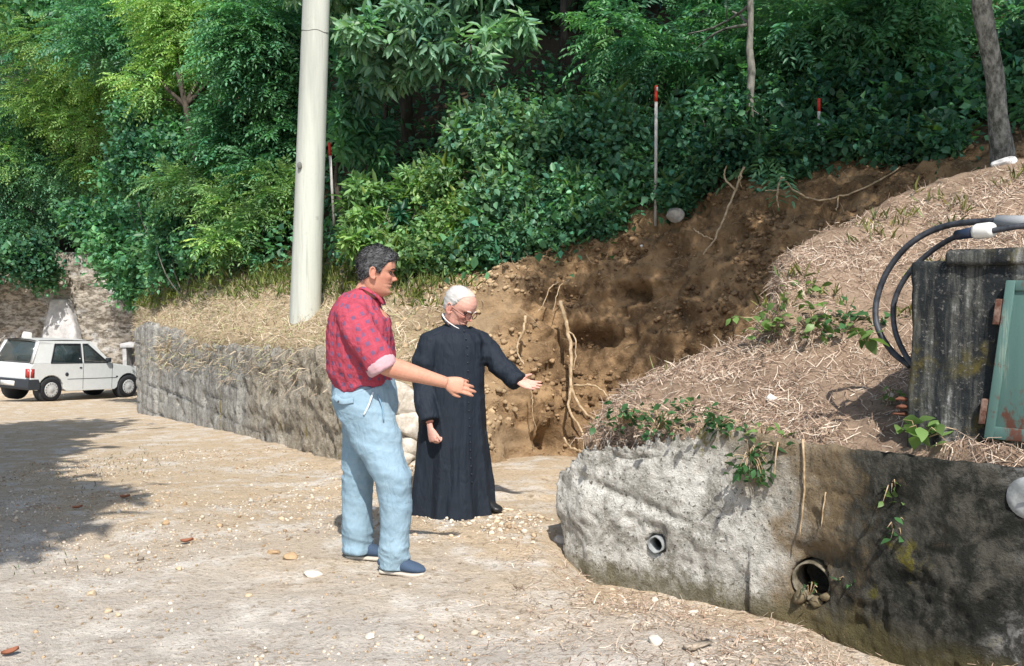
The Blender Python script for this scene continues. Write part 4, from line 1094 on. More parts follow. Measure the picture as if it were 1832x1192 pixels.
def head_grid(nz=70, na=96, nose=1.0, age=0.0):
    z = np.concatenate([np.linspace(-.012, .20, 54), .20 + .036 * np.sin(np.linspace(0, np.pi / 2, nz - 53)[1:])])
    a = np.linspace(0, 2 * np.pi, na, endpoint=False)
    Z, A_ = np.meshgrid(z, a, indexing='ij')
    n = 2.25; c = np.cos(A_); s = np.sin(A_)
    W = interp(Z, HW_); Fz = interp(Z, HF_); Bz = interp(Z, HB_) * 0.93
    lat = W * np.sign(c) * np.abs(c) ** (2 / n)
    fw_ = np.where(s > 0, Fz, Bz) * np.sign(s) * np.abs(s) ** (2 / n)
    f = s > 0
    g = lambda l0, z0, sl, sz: np.exp(-((lat - l0) / sl) ** 2 - ((Z - z0) / sz) ** 2)
    # nose ridge
    nz_amp = np.interp(Z, [.072, .077, .084, .092, .105, .118, .126], [0, .012, .026, .024, .014, .005, 0]) * nose
    nw = np.interp(Z, [.075, .085, .10, .12], [.016, .013, .0095, .009])
    d = nz_amp * np.exp(-(lat / nw) ** 2 * 1.1)
    for sg in (-1, 1):
        d = d + .004 * g(sg * .013, .081, .007, .006) * nose            # nostril wings
        d = d - .013 * g(sg * .032, .118, .014, .010)                   # eye sockets
        d = d + .005 * g(sg * .032, .116, .009, .006)                   # lids over the eyeball
        d = d + .005 * g(sg * .028, .134, .018, .006)                   # brows
        d = d + .007 * g(sg * .045, .092, .016, .016)                   # cheekbones
        d = d - .004 * g(sg * .045, .055, .014, .016) * (0.4 + age)
        d = d - .003 * g(sg * (.022), .070, .005, .012) * (1 + age)     # smile folds
    d = d + .004 * g(0, .052, .022, .005) + .0035 * g(0, .064, .022, .004) - .009 * g(0, .0582, .026, .0026)   # lips and mouth line
    d = d + .005 * g(0, .014, .016, .010)                               # chin
    fw_ = fw_ + np.where(f, d, 0)
    P = np.stack([lat, fw_, Z], -1)
    nz_ = len(z)
    i = np.arange(nz_ - 1)[:, None] * na; j = np.arange(na)[None, :]; jn = (j + 1) % na
    Fq = np.stack([i + j, i + jn, i + na + jn, i + na + j], -1).reshape(-1, 4)
    V = P.reshape(-1, 3)
    V = np.vstack([V, V[:na].mean(0), V[-na:].mean(0)]); k = len(V); jj = np.arange(na); jj2 = (jj + 1) % na
    T = np.vstack([np.column_stack([jj2, jj, np.full(na, k - 2)]), np.column_stack([(nz_ - 1) * na + jj, (nz_ - 1) * na + jj2, np.full(na, k - 1)])])
    return V, [Fq, T], P

def ear(sg):
    """ear with a raised rim; sg -1 left 1 right, in head coordinates"""
    out = []
    a = np.linspace(0.35, 2 * np.pi - 0.55, 16)
    P = np.column_stack([np.full(16, sg * .080) + sg * .006 * np.cos(a - 2.2), -.012 + .0155 * np.cos(a) * 1.0 - .004 * np.sin(a), .104 + .029 * np.sin(a)])
    out.append(tube(P, np.interp(np.arange(16), [0, 8, 15], [.0042, .0048, .0052]), 8))
    out.append(ball((sg * .077, -.010, .104), (.006, .013, .025)))
    out.append(ball((sg * .079, -.003, .080), (.005, .008, .010)))     # lobe
    return out

def frame(f, up=(0, 0, 1)):
    f = nrm(np.array(f, float)); r_ = nrm(np.cross(f, up)); u = np.cross(r_, f)
    return np.column_stack([r_, f, u])                                  # columns: right, forward, up

def hand(W, d, b, side, curl=(.25, .3, .35, .4), thumb=(.6, .75), sz=1.0, spread=.06):
    """palm with four fingers and a thumb. d to the fingertips, b out of the back of the hand, side +1/-1 where the thumb sits (cross(d,b)*side)"""
    d = nrm(np.array(d, float)); b = np.array(b, float); b = nrm(b - d * (b @ d)); t = np.cross(d, b) * side
    W = np.array(W, float); parts = []
    def along(k): return W + d * k * sz
    parts.append(tube([along(-.03), along(0), along(.025), along(.05), along(.075), along(.092)], np.array([[.024, .017], [.026, .017], [.034, .016], [.040, .0145], [.041, .013], [.036, .010]]) * sz, 18, up=b))
    parts.append(ball(along(.036) + t * .024 * sz - b * .009 * sz, np.array([.017, .017, .017]) * sz, None, 12, 8))
    offs = (.0295, .0100, -.0100, -.0290); lens = (.072, .081, .075, .059); rad = (.0088, .0092, .0087, .0076)
    for i in range(4):
        base = along(.084 - .006 * (i == 3) - .002 * (i == 0)) + t * offs[i] * sz
        ang = 0.0; p = base; dd = nrm(d + t * offs[i] * spread / .03); pts = [base - dd * .02 * sz, base]; fr_ = (.46, .30, .24)
        for k in range(3):
            ang += curl[i] * (1.0, 1.15, .7)[k]
            v = dd * math.cos(ang) - b * math.sin(ang)
            pts.append(p + v * lens[i] * fr_[k] * .5 * sz); p = p + v * lens[i] * fr_[k] * sz; pts.append(p)
        n = len(pts); R = np.interp(np.arange(n), [0, 2, 4, n - 2, n - 1], [rad[i], rad[i], rad[i] * .98, rad[i] * .9, rad[i] * .62]) * sz
        parts.append(tube(pts, R, 10)); parts.append(ball(p, rad[i] * .66 * sz, None, 8, 6))
    o, cu = thumb
    p = along(.022) + t * .022 * sz - b * .004 * sz
    v1 = nrm(t * math.sin(o) + d * math.cos(o) - b * .25); v2 = nrm(t * math.sin(o * (1 - cu)) + d * math.cos(o * (1 - cu)) - b * .2)
    pts = [p - v1 * .012 * sz, p, p + v1 * .024 * sz, p + v1 * .044 * sz]; q = pts[-1]
    pts += [q + v2 * .016 * sz, q + v2 * .030 * sz]
    parts.append(tube(pts, np.array([.013, .014, .0125, .0105, .0098, .0066]) * sz, 10)); parts.append(ball(pts[-1], .0068 * sz, None, 8, 6))
    return parts

def strands(V, N, n, r, ln, wd, flow, cols, lift=.25):
    """short hairs lying along a surface"""
    i = r.choice(len(V), n); P = V[i]; Nn = N[i]
    D = flow(P) if callable(flow) else np.broadcast_to(np.array(flow, float), P.shape)
    D = nrm(D - Nn * np.einsum('ij,ij->i', D, Nn)[:, None] + Nn * lift + .35 * r.normal(size=P.shape))
    LB = Leaves(); LB.add(P - Nn * .002, D, Nn, ln * r.uniform(.6, 1.4, n), wd, np.array(cols)[r.integers(0, len(cols), n)] * r.uniform(.75, 1.25, (n, 1)), .0, .35)
    return LB

def to_local(V, R, o, s): return (V * s) @ R.T + o

def hair_shell(P, R, o, s, maskf, thick, seed, amp=.006):
    """cap of hair over the head grid where maskf(lat,fwd,z) > 0"""
    nz_, na = P.shape[:2]; V = P.reshape(-1, 3)
    i = np.arange(nz_ - 1)[:, None] * na; j = np.arange(na)[None, :]; jn = (j + 1) % na
    Fq = np.stack([i + j, i + jn, i + na + jn, i + na + j], -1).reshape(-1, 4)
    m = maskf(V[:, 0], V[:, 1], V[:, 2])
    N = nrm(V - np.array([0, 0, .12])) 
    off = -.005 + smooth(0, .6, m) * (thick(V) + .005) + smooth(.2, 1, m) * amp * (fbm(V * [1, 1, 1], 85, 3, seed) + .5 * fbm(V, 220, 2, seed + 3))
    H = V + N * off[:, None]
    keep = m[Fq].max(1) > 0
    Fk = Fq[keep]; idx = np.unique(Fk); mp = np.full(len(V), -1); mp[idx] = np.arange(len(idx))
    return to_local(H[idx], R, o, s), mp[Fk], (N @ R.T)[idx], m[idx]

MAT['hair'] = m_vcol('hair', 0.7, 0.25)
MAT['eye'] = plain('eye', (0.05, 0.035, 0.03), 0.2, 0.5)
MAT['brow'] = plain('dark_brow', (0.03, 0.026, 0.024), 0.9, 0.1)
MAT['browpale'] = plain('pale_brow', (0.5, 0.45, 0.42), 0.9, 0.1)
MAT['cuff'] = m_cloth('faded_pink_cotton', (0.42, 0.22, 0.25), (0.60, 0.42, 0.44), 90)
MAT['canvas'] = m_cloth('navy_canvas', (0.035, 0.060, 0.105), (0.075, 0.105, 0.155), 70)
MAT['sole'] = plain('pale_rubber', (0.50, 0.45, 0.38), 0.8, 0.2)
MAT['white_collar'] = plain('white_collar', (0.72, 0.69, 0.66), 0.7, 0.2)
MAT['blackshoe'] = plain('black_leather', (0.02, 0.02, 0.022), 0.35, 0.5)
MAT['glasses'] = plain('brown_spectacle_frame', (0.10, 0.025, 0.02), 0.3, 0.5)
MAT['button'] = plain('black_button', (0.02, 0.022, 0.03), 0.35, 0.5)
MAT['brass'] = plain('dark_rivet', (0.05, 0.045, 0.05), 0.4, 0.5, 0.6)

def skin_cols(V, Rm, o, s, base, red, headr=.2):
    """skin tint: redder lips, cheeks, nose, ears"""
    q = ((V - o) @ Rm) / s
    c = np.tile(np.array(base, float), (len(V), 1))
    def tint(l, f, z, sl, sf, sz, amt, col):
        w_ = amt * np.exp(-((np.abs(q[:, 0]) - l) / sl) ** 2 - ((q[:, 1] - f) / sf) ** 2 - ((q[:, 2] - z) / sz) ** 2)
        return w_[:, None], np.array(col)
    for a in ((0, .095, .058, .022, .02, .0075, .9, (0.22, .065, .055)), (.045, .07, .085, .02, .03, .02, red, (.46, .15, .11)), (0, .11, .085, .018, .02, .014, red, (.46, .14, .10)), (.08, -.01, .104, .012, .02, .03, red * .8, (.48, .17, .13)), (.032, .085, .117, .014, .02, .007, .45, (.22, .10, .075))):
        w_, cc = tint(*a); c = c * (1 - w_) + cc * w_
    return c

def shoe(c, ang, mat_u, par, base, L=.275, W=.05, sole=True, h=.085):
    """slip-on shoe: upper and sole. c = heel point on the ground, ang heading"""
    f = np.array([math.cos(ang), math.sin(ang), 0]); r_ = np.array([math.sin(ang), -math.cos(ang), 0]); u = np.array([0, 0, 1.0])
    ts_ = np.array([0, .03, .10, .2, .35, .5, .65, .8, .92, 1.0])
    wd = np.array([.35, .6, .66, .68, .70, .80, .96, .98, .72, .25]) * W
    hh = np.array([.55, .75, .85, .95, 1.0, .86, .66, .52, .40, .22]) * h
    P = [c + f * (L * t) + u * (q * .5 + .012) for t, q in zip(ts_, hh)]
    V, F = tube(P, np.column_stack([wd, hh * .5]), 18, up=u, sq=2.3)
    V, F = remesh(V, F, .006, 2); o = ob('shoe', mesh('shoe', V - base, F, mat_u), par)
    if sole:
        wd2 = wd * 1.07 + .002; n = 26
        pts = np.vstack([np.column_stack([ts_ * L, wd2]), np.column_stack([ts_[::-1] * L, -wd2[::-1]])])
        poly = [(c + f * a + r_ * b)[:2] for a, b in pts]
        V, F = prism(poly, c[2] - .001, c[2] + .016 ); V, F = remesh(V, F, .005, 2)
        ob('sole', mesh('sole', V - base, F, MAT['sole']), o)
    return o

def wrinkle(V, N, seed, amp, sc, st, oct=3):
    """cloth folds: ridged noise stretched along one direction"""
    return (amp * (ridged(V * st, sc, oct, seed) - .2))[:, None] * N

# ---------------------------------------------------------------- man in the red checked shirt
MS = 338.0; MD = 5.15
mbase = U(650, 1006, MD); mbase[2] = gz1(mbase[0], mbase[1])
def m(px, py, y=0.0): return np.array([(px - 650) / MS, y, (1010 - py) / MS])
man = thing('person', 'man in a red checked shirt and faded jeans stretching out his right arm', 'person', mbase)
man.scale = (1.025, 1.025, 1.025)
# head
hR = frame((math.cos(math.radians(9)), .10, -math.sin(math.radians(9)))); hs = 1.01
ear_at = m(678, 489, -.02)
ho = ear_at - hR[:, 2] * .104 * hs
V, F, HP = head_grid(nose=1.1)
bits = [(to_local(V, hR, ho, hs), F)]
for sg in (-1, 1):
    for v, f in ear(sg): bits.append((to_local(v, hR, ho, hs), f))
# neck, torso core, arms, legs
bits.append(tube([m(652, 548), m(660, 526), m(671, 504), m(679, 484)], [[.075, .075], [.066, .066], [.060, .062], [.058, .06]], 18))
bits.append(tube([m(655, 740), m(652, 690), m(650, 640), m(648, 590), m(650, 560), m(655, 535)], [[.12, .12], [.13, .12], [.13, .12], [.14, .14], [.15, .12], [.07, .07]], 18))
sh, el, wr = m(648, 566, -.17), m(700, 643, -.22), m(797, 673, -.16)
bits.append(tube([sh, sh * .5 + el * .5, el], [.055, .05, .045], 14))
fore = [el - (wr - el) * .05, el, el + (wr - el) * .15, el + (wr - el) * .35, el + (wr - el) * .6, el + (wr - el) * .85, wr, wr + (wr - el) * .06]
bits.append(tube(fore, np.array([[.041, .043], [.046, .048], [.050, .051], [.048, .049], [.041, .041], [.033, .034], [.030, .031], [.028, .028]]), 18))
bits += hand(wr + (wr - el) * .03, nrm(np.array([1, .05, -.22])), (0.1, -1, .25), 1, (.20, .22, .34, .5), (.62, .75), 1.03)
lsh = m(655, 570, .19); lel = m(640, 645, .26); lwr = m(648, 715, .24)
bits.append(tube([lsh, lel, lwr], [.05, .042, .03], 12)); bits += hand(lwr, (.35, -.2, -.9), (.5, .8, .1), -1, (.5, .5, .5, .5))
bits.append(tube([m(650, 700, -.08), m(708, 838, -.10), m(709, 985, -.09)], [.085, .055, .045], 12)); bits.append(tube([m(650, 700, .08), m(638, 850, .12), m(634, 985, .13)], [.085, .055, .045], 12))
V, F = comb(bits); V, F = remesh(V, F, .0036, 2, .45)
ob('body', mesh('body', V, F, MAT['skin'], col=skin_cols(V, hR, ho, hs, (.52, .26, .175), .5)), man)
# hair: short dark grey waves, high at the temples
def hm(l, f, z):
    line = np.interp(f, [-.12, -.06, -.02, .005, .02, .035, .055, .075, .1], [.048, .055, .085, .118, .10, .135, .165, .172, .176])
    return np.clip((z - line) / .012, -1, 1) * 1.0
hv, hf, hn, hmv = hair_shell(HP, hR, ho, hs, hm, lambda V: .007 + .006 * smooth(.16, .22, V[:, 2]) + .012 * smooth(.03, .08, V[:, 1]) * smooth(.17, .2, V[:, 2]), 5, .005)
hc = np.clip(.035 + .07 * np.clip(fbm(hv, 60, 3, 6) + .25, 0, 1)[:, None] * np.array([1, 1.02, 1.08]), .01, .3)
hair = ob('hair', mesh('hair', hv, hf, MAT['hair'], col=hc), man)
LB = strands(hv[hmv > .3], hn[hmv > .3], 5200, np.random.default_rng(3), .015, .0014, -hR[:, 1] * 1.0 - hR[:, 2] * .5, [(.025, .025, .027), (.07, .07, .075), (.22, .22, .23)])
ob('hair_strands', LB.mesh('hair_strands', MAT['hair']), hair)
for sg in (-1, 1):
    q = to_local(np.array([sg * .032, .0715, .1165]), hR, ho, hs); v, f = ball(q, .0108, None, 12, 8); ob('eye', mesh('eye', v, f, MAT['eye']), man)
    P = to_local(np.array([[sg * .014, .098, .133], [sg * .028, .0965, .139], [sg * .042, .084, .138], [sg * .05, .074, .134]]), hR, ho, hs); v, f = tube(P, [.004, .005, .004, .002], 8); ob('eyebrow', mesh('eyebrow', v, f, MAT['brow']), man)
# shirt
bits = [tube([m(654, 684), m(652, 672), m(650, 656), m(649, 632), m(648, 605), m(648, 580), m(649, 560), m(653, 546), m(659, 533), m(664, 525)],
             np.array([[.17, .150], [.178, .152], [.200, .172], [.207, .172], [.212, .168], [.218, .162], [.212, .150], [.172, .122], [.10, .084], [.075, .066]]), 40, up=np.array([1.0, 0, 0])),
        tube([m(650, 556, -.10), m(646, 562, -.17), m(660, 588, -.215), m(678, 616, -.225), m(694, 638, -.225)], [.072, .082, .080, .076, .073], 24),
        tube([m(653, 560, .10), m(652, 570, .18), m(645, 605, .24), m(640, 645, .26)], [.075, .085, .08, .07], 24)]
V, F = comb(bits); V, F = remesh(V, F, .008, 3, .5); N = vnormals(V, F)
aw = np.exp(-np.maximum(0, np.abs(V[:, 2] - .98)) / .08)
V = V + wrinkle(V + .2 * V[:, [2, 0, 1]], N, 45, .006, 16, np.array([1, 1, .7])) + wrinkle(V, N, 41, .015, 5.0, np.array([1.0, 1.2, .55])) * (0.5 + .8 * aw[:, None]) + wrinkle(V + V[:, [2, 0, 1]] * .5, N, 43, .009, 9, np.array([1, 1, .6]))
V[:, 2] += .012 * smooth(1.0, .96, V[:, 2]) * np.sin(V[:, 0] * 40)
# cloth coordinates: round the chest, or along the sleeve
axs = m(648, 562, -.17); axd = nrm(m(694, 638, -.225) - axs); q = V - axs; al = q @ axd; rad = np.linalg.norm(q - np.outer(al, axd), axis=1)
on_arm = (rad < .105) & (al > -.02) & (V[:, 1] < -.135)
X1 = nrm(np.cross(axd, [0, 0, 1.0])); Y1 = np.cross(axd, X1)
pat = np.column_stack([np.arctan2(V[:, 1], V[:, 0] - (650 - 650) / MS) * .19, V[:, 2] + .12 * V[:, 0], np.zeros(len(V))])
pa_ = np.column_stack([np.arctan2(q @ Y1, q @ X1) * .085 + .01, al, np.ones(len(V))])
pat = np.where(on_arm[:, None], pa_, pat)
shirt = ob('shirt', mesh('shirt', V, F, MAT['shirt'], uv=pat), man)
def cloth_piece(name, V, F, mat, par, vox=.006, seed=1, amp=.003, pat=True):
    V, F = remesh(V, F, vox, 2); N = vnormals(V, F); V = V + (amp * fbm(V, 25, 3, seed))[:, None] * N
    return ob(name, mesh(name, V, F, mat, uv=np.column_stack([V[:, 0], V[:, 2], V[:, 1]]) if pat else None), par)
P = [m(645, 518), m(661, 515, -.062), m(681, 528, -.05), m(690, 542, -.012)]; P = catmull(np.array(P), [6, 6, 6], 0)
cloth_piece('collar', *tube(P, np.array([[.008, .022]] * len(P)), 10, up=np.array([0, 1.0, 0])), MAT['shirt'], shirt, .005)
P = [m(645, 518), m(664, 519, .062), m(684, 532, .05), m(690, 542, .012)]; P = catmull(np.array(P), [6, 6, 6], 0)
cloth_piece('collar', *tube(P, np.array([[.008, .022]] * len(P)), 10, up=np.array([0, 1.0, 0])), MAT['shirt'], shirt, .005)
e0 = m(690, 634, -.225); e1 = m(700, 651, -.225); dv = e1 - e0
cloth_piece('rolled_cuff', *tube([e0 - dv * .1, e0, e0 + dv * .4, e0 + dv * .8, e1, e1 + dv * .05], np.array([.066, .077, .080, .078, .070, .045]), 26), MAT['cuff'], shirt, .006, 4, .005)
# jeans
near = [m(652, 692, -.075), m(662, 730, -.085), m(684, 785, -.10), m(708, 840, -.105), m(713, 890, -.10), m(710, 945, -.095), m(709, 985, -.09), m(708, 1002, -.09)]
far = [m(650, 692, .075), m(647, 735, .085), m(641, 790, .11), m(637, 850, .125), m(634, 910, .13), m(633, 960, .13), m(633, 986, .13), m(633, 996, .13)]
bits = [tube([m(654, 664), m(654, 676), m(656, 695), m(657, 715), m(655, 740), m(653, 757)], np.array([[.150, .152], [.156, .156], [.168, .166], [.172, .170], [.165, .150], [.12, .09]]), 36, up=np.array([1.0, 0, 0])),
        tube(near, np.array([[.11, .15], [.115, .138], [.108, .116], [.098, .092], [.092, .084], [.086, .077], [.083, .075], [.078, .071]]), 26, up=np.array([1.0, 0, 0])),
        tube(far, np.array([[.10, .13], [.106, .112], [.10, .092], [.094, .083], [.09, .081], [.086, .080], [.084, .079], [.08, .075]]), 26, up=np.array([1.0, 0, 0]))]
V, F = comb(bits); V, F = remesh(V, F, .0065, 4, .5); N = vnormals(V, F)
z = V[:, 2]
fold = np.exp(-((z - .10) / .08) ** 2) * 1.0 + np.exp(-((z - .50) / .10) ** 2) * .8 + np.exp(-((z - .80) / .07) ** 2) * .5 + .22
V = V + wrinkle(V + .25 * V[:, [2, 1, 0]], N, 51, .012, 5.0, np.array([.7, .7, 2.2]), 2) * fold[:, None]
V = V + wrinkle(V + .2 * V[:, [1, 2, 0]], N, 52, .003, 11.0, np.array([.8, .8, 1.8]), 2) * (.3 + fold[:, None])
V = V + (.010 * fbm(V * [1, 1, .5], 7, 3, 53))[:, None] * N
# long diagonal drag folds from the hip to the knee
ph = (V[:, 0] - .1) * 16 + (z - .75) * 26
V = V + N * (.009 * np.sin(ph) * np.exp(-((z - .68) / .16) ** 2) * (V[:, 1] < 0))[:, None]
jeans = ob('jeans', mesh('jeans', V, F, MAT['jeans']), man)
MAT['paledenim'] = m_cloth('worn_pale_denim', (0.42, 0.52, 0.58), (0.58, 0.66, 0.70), 60)
MAT['denimdark'] = m_cloth('denim_seam', (0.12, 0.23, 0.34), (0.24, 0.37, 0.47), 60)
def on_surf(px, py, off=.004):
    """point of the jeans' camera side at that outline position"""
    p = m(px, py); c = (np.abs(V[:, 0] - p[0]) < .014) & (np.abs(V[:, 2] - p[2]) < .014)
    return np.array([p[0], (V[c, 1].min() if c.any() else -.16) - off, p[2]])
def strip(pts, w_, mat, par, name):
    P = np.array([on_surf(*q) for q in pts]); P = catmull(P, [5] * (len(P) - 1), 0)
    v, f = tube(P, np.array([[w_, .004]] * len(P)), 8, up=np.array([0, 1.0, 0])); return ob(name, mesh(name, v, f, mat), par)
strip([(612, 698), (626, 706), (646, 703)], .016, MAT['jeans'], jeans, 'pocket_flap')
v, f = ball(on_surf(620, 706, .010), .006, None, 10, 6); ob('pocket_button', mesh('pocket_button', v, f, MAT['brass']), jeans)
strip([(679, 690), (672, 712), (664, 728)], .0055, MAT['paledenim'], jeans, 'pocket_edge')
strip([(686, 694), (694, 715), (697, 738)], .004, MAT['denimdark'], jeans, 'seam')
# shoes
s1 = np.array([mbase[0], mbase[1], 0]) + m(684, 1010, -.09); s1[2] = gz1(s1[0] + .1, s1[1]) + .004
s2 = np.array([mbase[0], mbase[1], 0]) + m(612, 1010, .13); s2[2] = gz1(s2[0] + .1, s2[1]) + .004
shoe(s1, math.radians(-14), MAT['canvas'], man, mbase, .245); shoe(s2, math.radians(-3), MAT['canvas'], man, mbase, .245)

# ---------------------------------------------------------------- priest in the black cassock
PS = 268.0; PD = 6.5
pbase = U(812, 925, PD); pbase[2] = gz1(pbase[0], pbase[1])
def p(px, py, y=0.0): return np.array([(px - 812) / PS, y, (928 - py) / PS])
pr = thing('person', 'elderly bespectacled priest in a long black cassock holding out one open hand', 'person', pbase)
yaw, pit = math.radians(-32), math.radians(30)
pR = frame((math.cos(yaw) * math.cos(pit), math.sin(yaw) * math.cos(pit), -math.sin(pit))); ps = 1.14
po = p(822, 556, -.01) - pR[:, 2] * .108 * ps + pR[:, 1] * .004
V, F, PP = head_grid(nose=1.15, age=.8)
bits = [(to_local(V, pR, po, ps), F)]
for sg in (-1, 1):
    for v, f in ear(sg): bits.append((to_local(v * [1, 1.1, 1.08] - [0, 0, .008], pR, po, ps), f))
bits.append(tube([p(812, 605, .03), p(815, 585, .02), p(820, 572, .0), p(824, 558, .0)], [.075, .066, .062, .062], 18))
bits.append(tube([p(812, 900), p(812, 760), p(815, 690), p(816, 640), p(815, 610), p(815, 590, .02)], [.10, .13, .13, .14, .13, .06], 18))
rsh, rel, rwr = p(772, 622, -.10), p(764, 694, -.06), p(774, 752, -.235)
bits.append(tube([rsh, rel, rwr], [.05, .042, .028], 12))
bits += hand(rwr + np.array([.006, -.01, -.040]), (.22, -.2, -1), (-.75, -.65, 0), -1, (.95, 1.0, 1.05, 1.1), (.5, .4), .97)
lsh, lel, lwr = p(858, 622, .04), p(896, 660, -.02), p(927, 684, -.10)
bits.append(tube([lsh, lel, lwr], [.05, .042, .028], 12))
bits += hand(lwr, (.93, -.12, -.30), (-.15, .75, -.62), 1, (.10, .12, .16, .22), (.85, .35), 1.0, .12)
V, F = comb(bits); V, F = remesh(V, F, .0036, 2, .45)
ob('body', mesh('body', V, F, MAT['skin'], col=skin_cols(V, pR, po, ps, (.60, .33, .26), .75)), pr)
def phm(l, f, z):
    line = np.interp(f, [-.12, -.06, -.02, .0, .012, .03, .05, .07, .1], [.06, .062, .09, .122, .138, .19, .208, .218, .228])
    return np.clip((z - line) / .014, -1, 1)
hv, hf, hn, hmv = hair_shell(PP, pR, po, ps, phm, lambda V: .008 + .006 * smooth(.0, -.06, V[:, 1]) - .006 * smooth(.19, .23, V[:, 2]), 8, .003)
hair = ob('hair', mesh('hair', hv, hf, MAT['hair'], col=(lambda q: np.array([.46, .447, .43]) * (1 - q) + np.array([.62, .46, .39]) * q)(((smooth(-.045, .045, ((hv - po) @ pR)[:, 1]) * smooth(.17, .215, ((hv - po) @ pR)[:, 2] / ps)) * .85)[:, None]) * (.95 + .08 * fbm(hv, 60, 3, 2))[:, None]), pr)
LB = strands(hv[hmv > .2], hn[hmv > .2], 260, np.random.default_rng(4), .020, .0010, -pR[:, 1] - pR[:, 2] * .7, [(.56, .545, .52), (.6, .59, .57)], .12)
ob('hair_strands', LB.mesh('hair_strands', MAT['hair']), hair)
for sg in (-1, 1):
    q = to_local(np.array([sg * .032, .0715, .1165]), pR, po, ps); v, f = ball(q, .0112, None, 12, 8); ob('eye', mesh('eye', v, f, MAT['eye']), pr)
    P = to_local(np.array([[sg * .014, .099, .134], [sg * .028, .098, .140], [sg * .044, .084, .138]]), pR, po, ps); v, f = tube(P, [.004, .005, .003], 8); ob('eyebrow', mesh('eyebrow', v, f, MAT['browpale']), pr)
# spectacles: two rims, bridge and side arms
gl = thing('spectacles', 'dark-rimmed spectacles worn low on the nose of the priest', 'spectacles', pbase)
a = np.linspace(0, 2 * np.pi, 25)
for sg in (-1, 1):
    P = np.column_stack([sg * .033 + .025 * np.cos(a), np.full(25, .104) - .006 * np.abs(np.cos(a) - sg * -1) * .5, .111 + .019 * np.sin(a)])
    v, f = tube(to_local(P, pR, po, ps), .0026, 7, cap=False); ob('rim', mesh('rim', v, f, MAT['glasses']), gl)
    P = np.array([[sg * .057, .098, .114], [sg * .070, .082, .115], [sg * .077, .04, .116], [sg * .079, -.005, .117]]); v, f = tube(to_local(P, pR, po, ps), .0026, 7); ob('temple', mesh('temple', v, f, MAT['glasses']), gl)
P = np.array([[-.009, .105, .114], [0, .110, .117], [.009, .105, .114]]); v, f = tube(to_local(P, pR, po, ps), .0026, 7); ob('bridge', mesh('bridge', v, f, MAT['glasses']), gl)
# cassock: dense rings with pleats that deepen to the hem
rows_ = [(929, 811, .285, .245), (926, 811, .282, .243), (900, 811, .268, .235), (860, 811, .255, .225), (800, 810, .238, .212), (750, 810, .222, .20), (700, 812, .205, .19), (660, 814, .198, .182), (635, 815, .198, .175), (615, 815, .192, .160), (600, 815, .160, .135), (596, 813, .116, .112), (591, 814, .082, .086), (586, 814, .072, .078)]
K = 120; rings = []
rp = np.array(rows_, float); yy = np.linspace(0, len(rp) - 1, 110); rp = np.column_stack([np.interp(yy, np.arange(len(rows_)), rp[:, k]) for k in range(4)])
aa = np.linspace(0, 2 * np.pi, K, endpoint=False)
for (py, cx, rx, ry) in rp:
    c = p(cx, py); low = smooth(690, 928, py)
    n1 = fbm(np.column_stack([np.cos(aa) * 2.2, np.sin(aa) * 2.2, np.full(K, py * .002)]), 1.0, 3, 61)
    pl = low * (.020 * np.sin(aa * 9 + 3 * n1) + .024 * n1) + .006 * n1
    x = (rx + pl) * np.cos(aa); y = (ry + pl) * np.sin(aa)
    rings.append(np.column_stack([c[0] + x, c[1] + y, np.full(K, c[2]) + (.012 * n1 if py > 915 else 0)]))
V = np.vstack(rings); nR = len(rp); ii = np.arange(nR - 1)[:, None] * K; jj = np.arange(K)[None, :]; jn = (jj + 1) % K
F = [np.stack([ii + jj, ii + jn, ii + K + jn, ii + K + jj], -1).reshape(-1, 4)]
V = np.vstack([V, V[:K].mean(0), V[-K:].mean(0)]); j1 = np.arange(K); j2 = (j1 + 1) % K
F.append(np.vstack([np.column_stack([j2, j1, np.full(K, len(V) - 2)]), np.column_stack([(nR - 1) * K + j1, (nR - 1) * K + j2, np.full(K, len(V) - 1)])]))
bits = [(V, F),
        tube([p(800, 606, -.02), p(775, 618, -.08), p(765, 650, -.10), p(762, 692, -.075), p(766, 725, -.16), p(774, 752, -.225)], [.07, .090, .088, .078, .070, .064], 24),
        tube([p(835, 606, .02), p(858, 618, .05), p(878, 640, .03), p(898, 661, -.02), p(914, 675, -.06), p(929, 688, -.10)], [.07, .082, .077, .070, .064, .060], 24)]
V, F = comb(bits); V, F = remesh(V, F, .009, 2, .5); N = vnormals(V, F)
sl = smooth(.14, .2, np.abs(V[:, 0] + .0)) * (V[:, 2] > .55)
V = V + wrinkle(V, N, 71, .008, 5, np.array([1, 1, .5])) + wrinkle(V, N, 72, .010, 9, np.array([1, 1, 1.2])) * sl[:, None]
cas = ob('cassock', mesh('cassock', V, F, MAT['cassock']), pr)
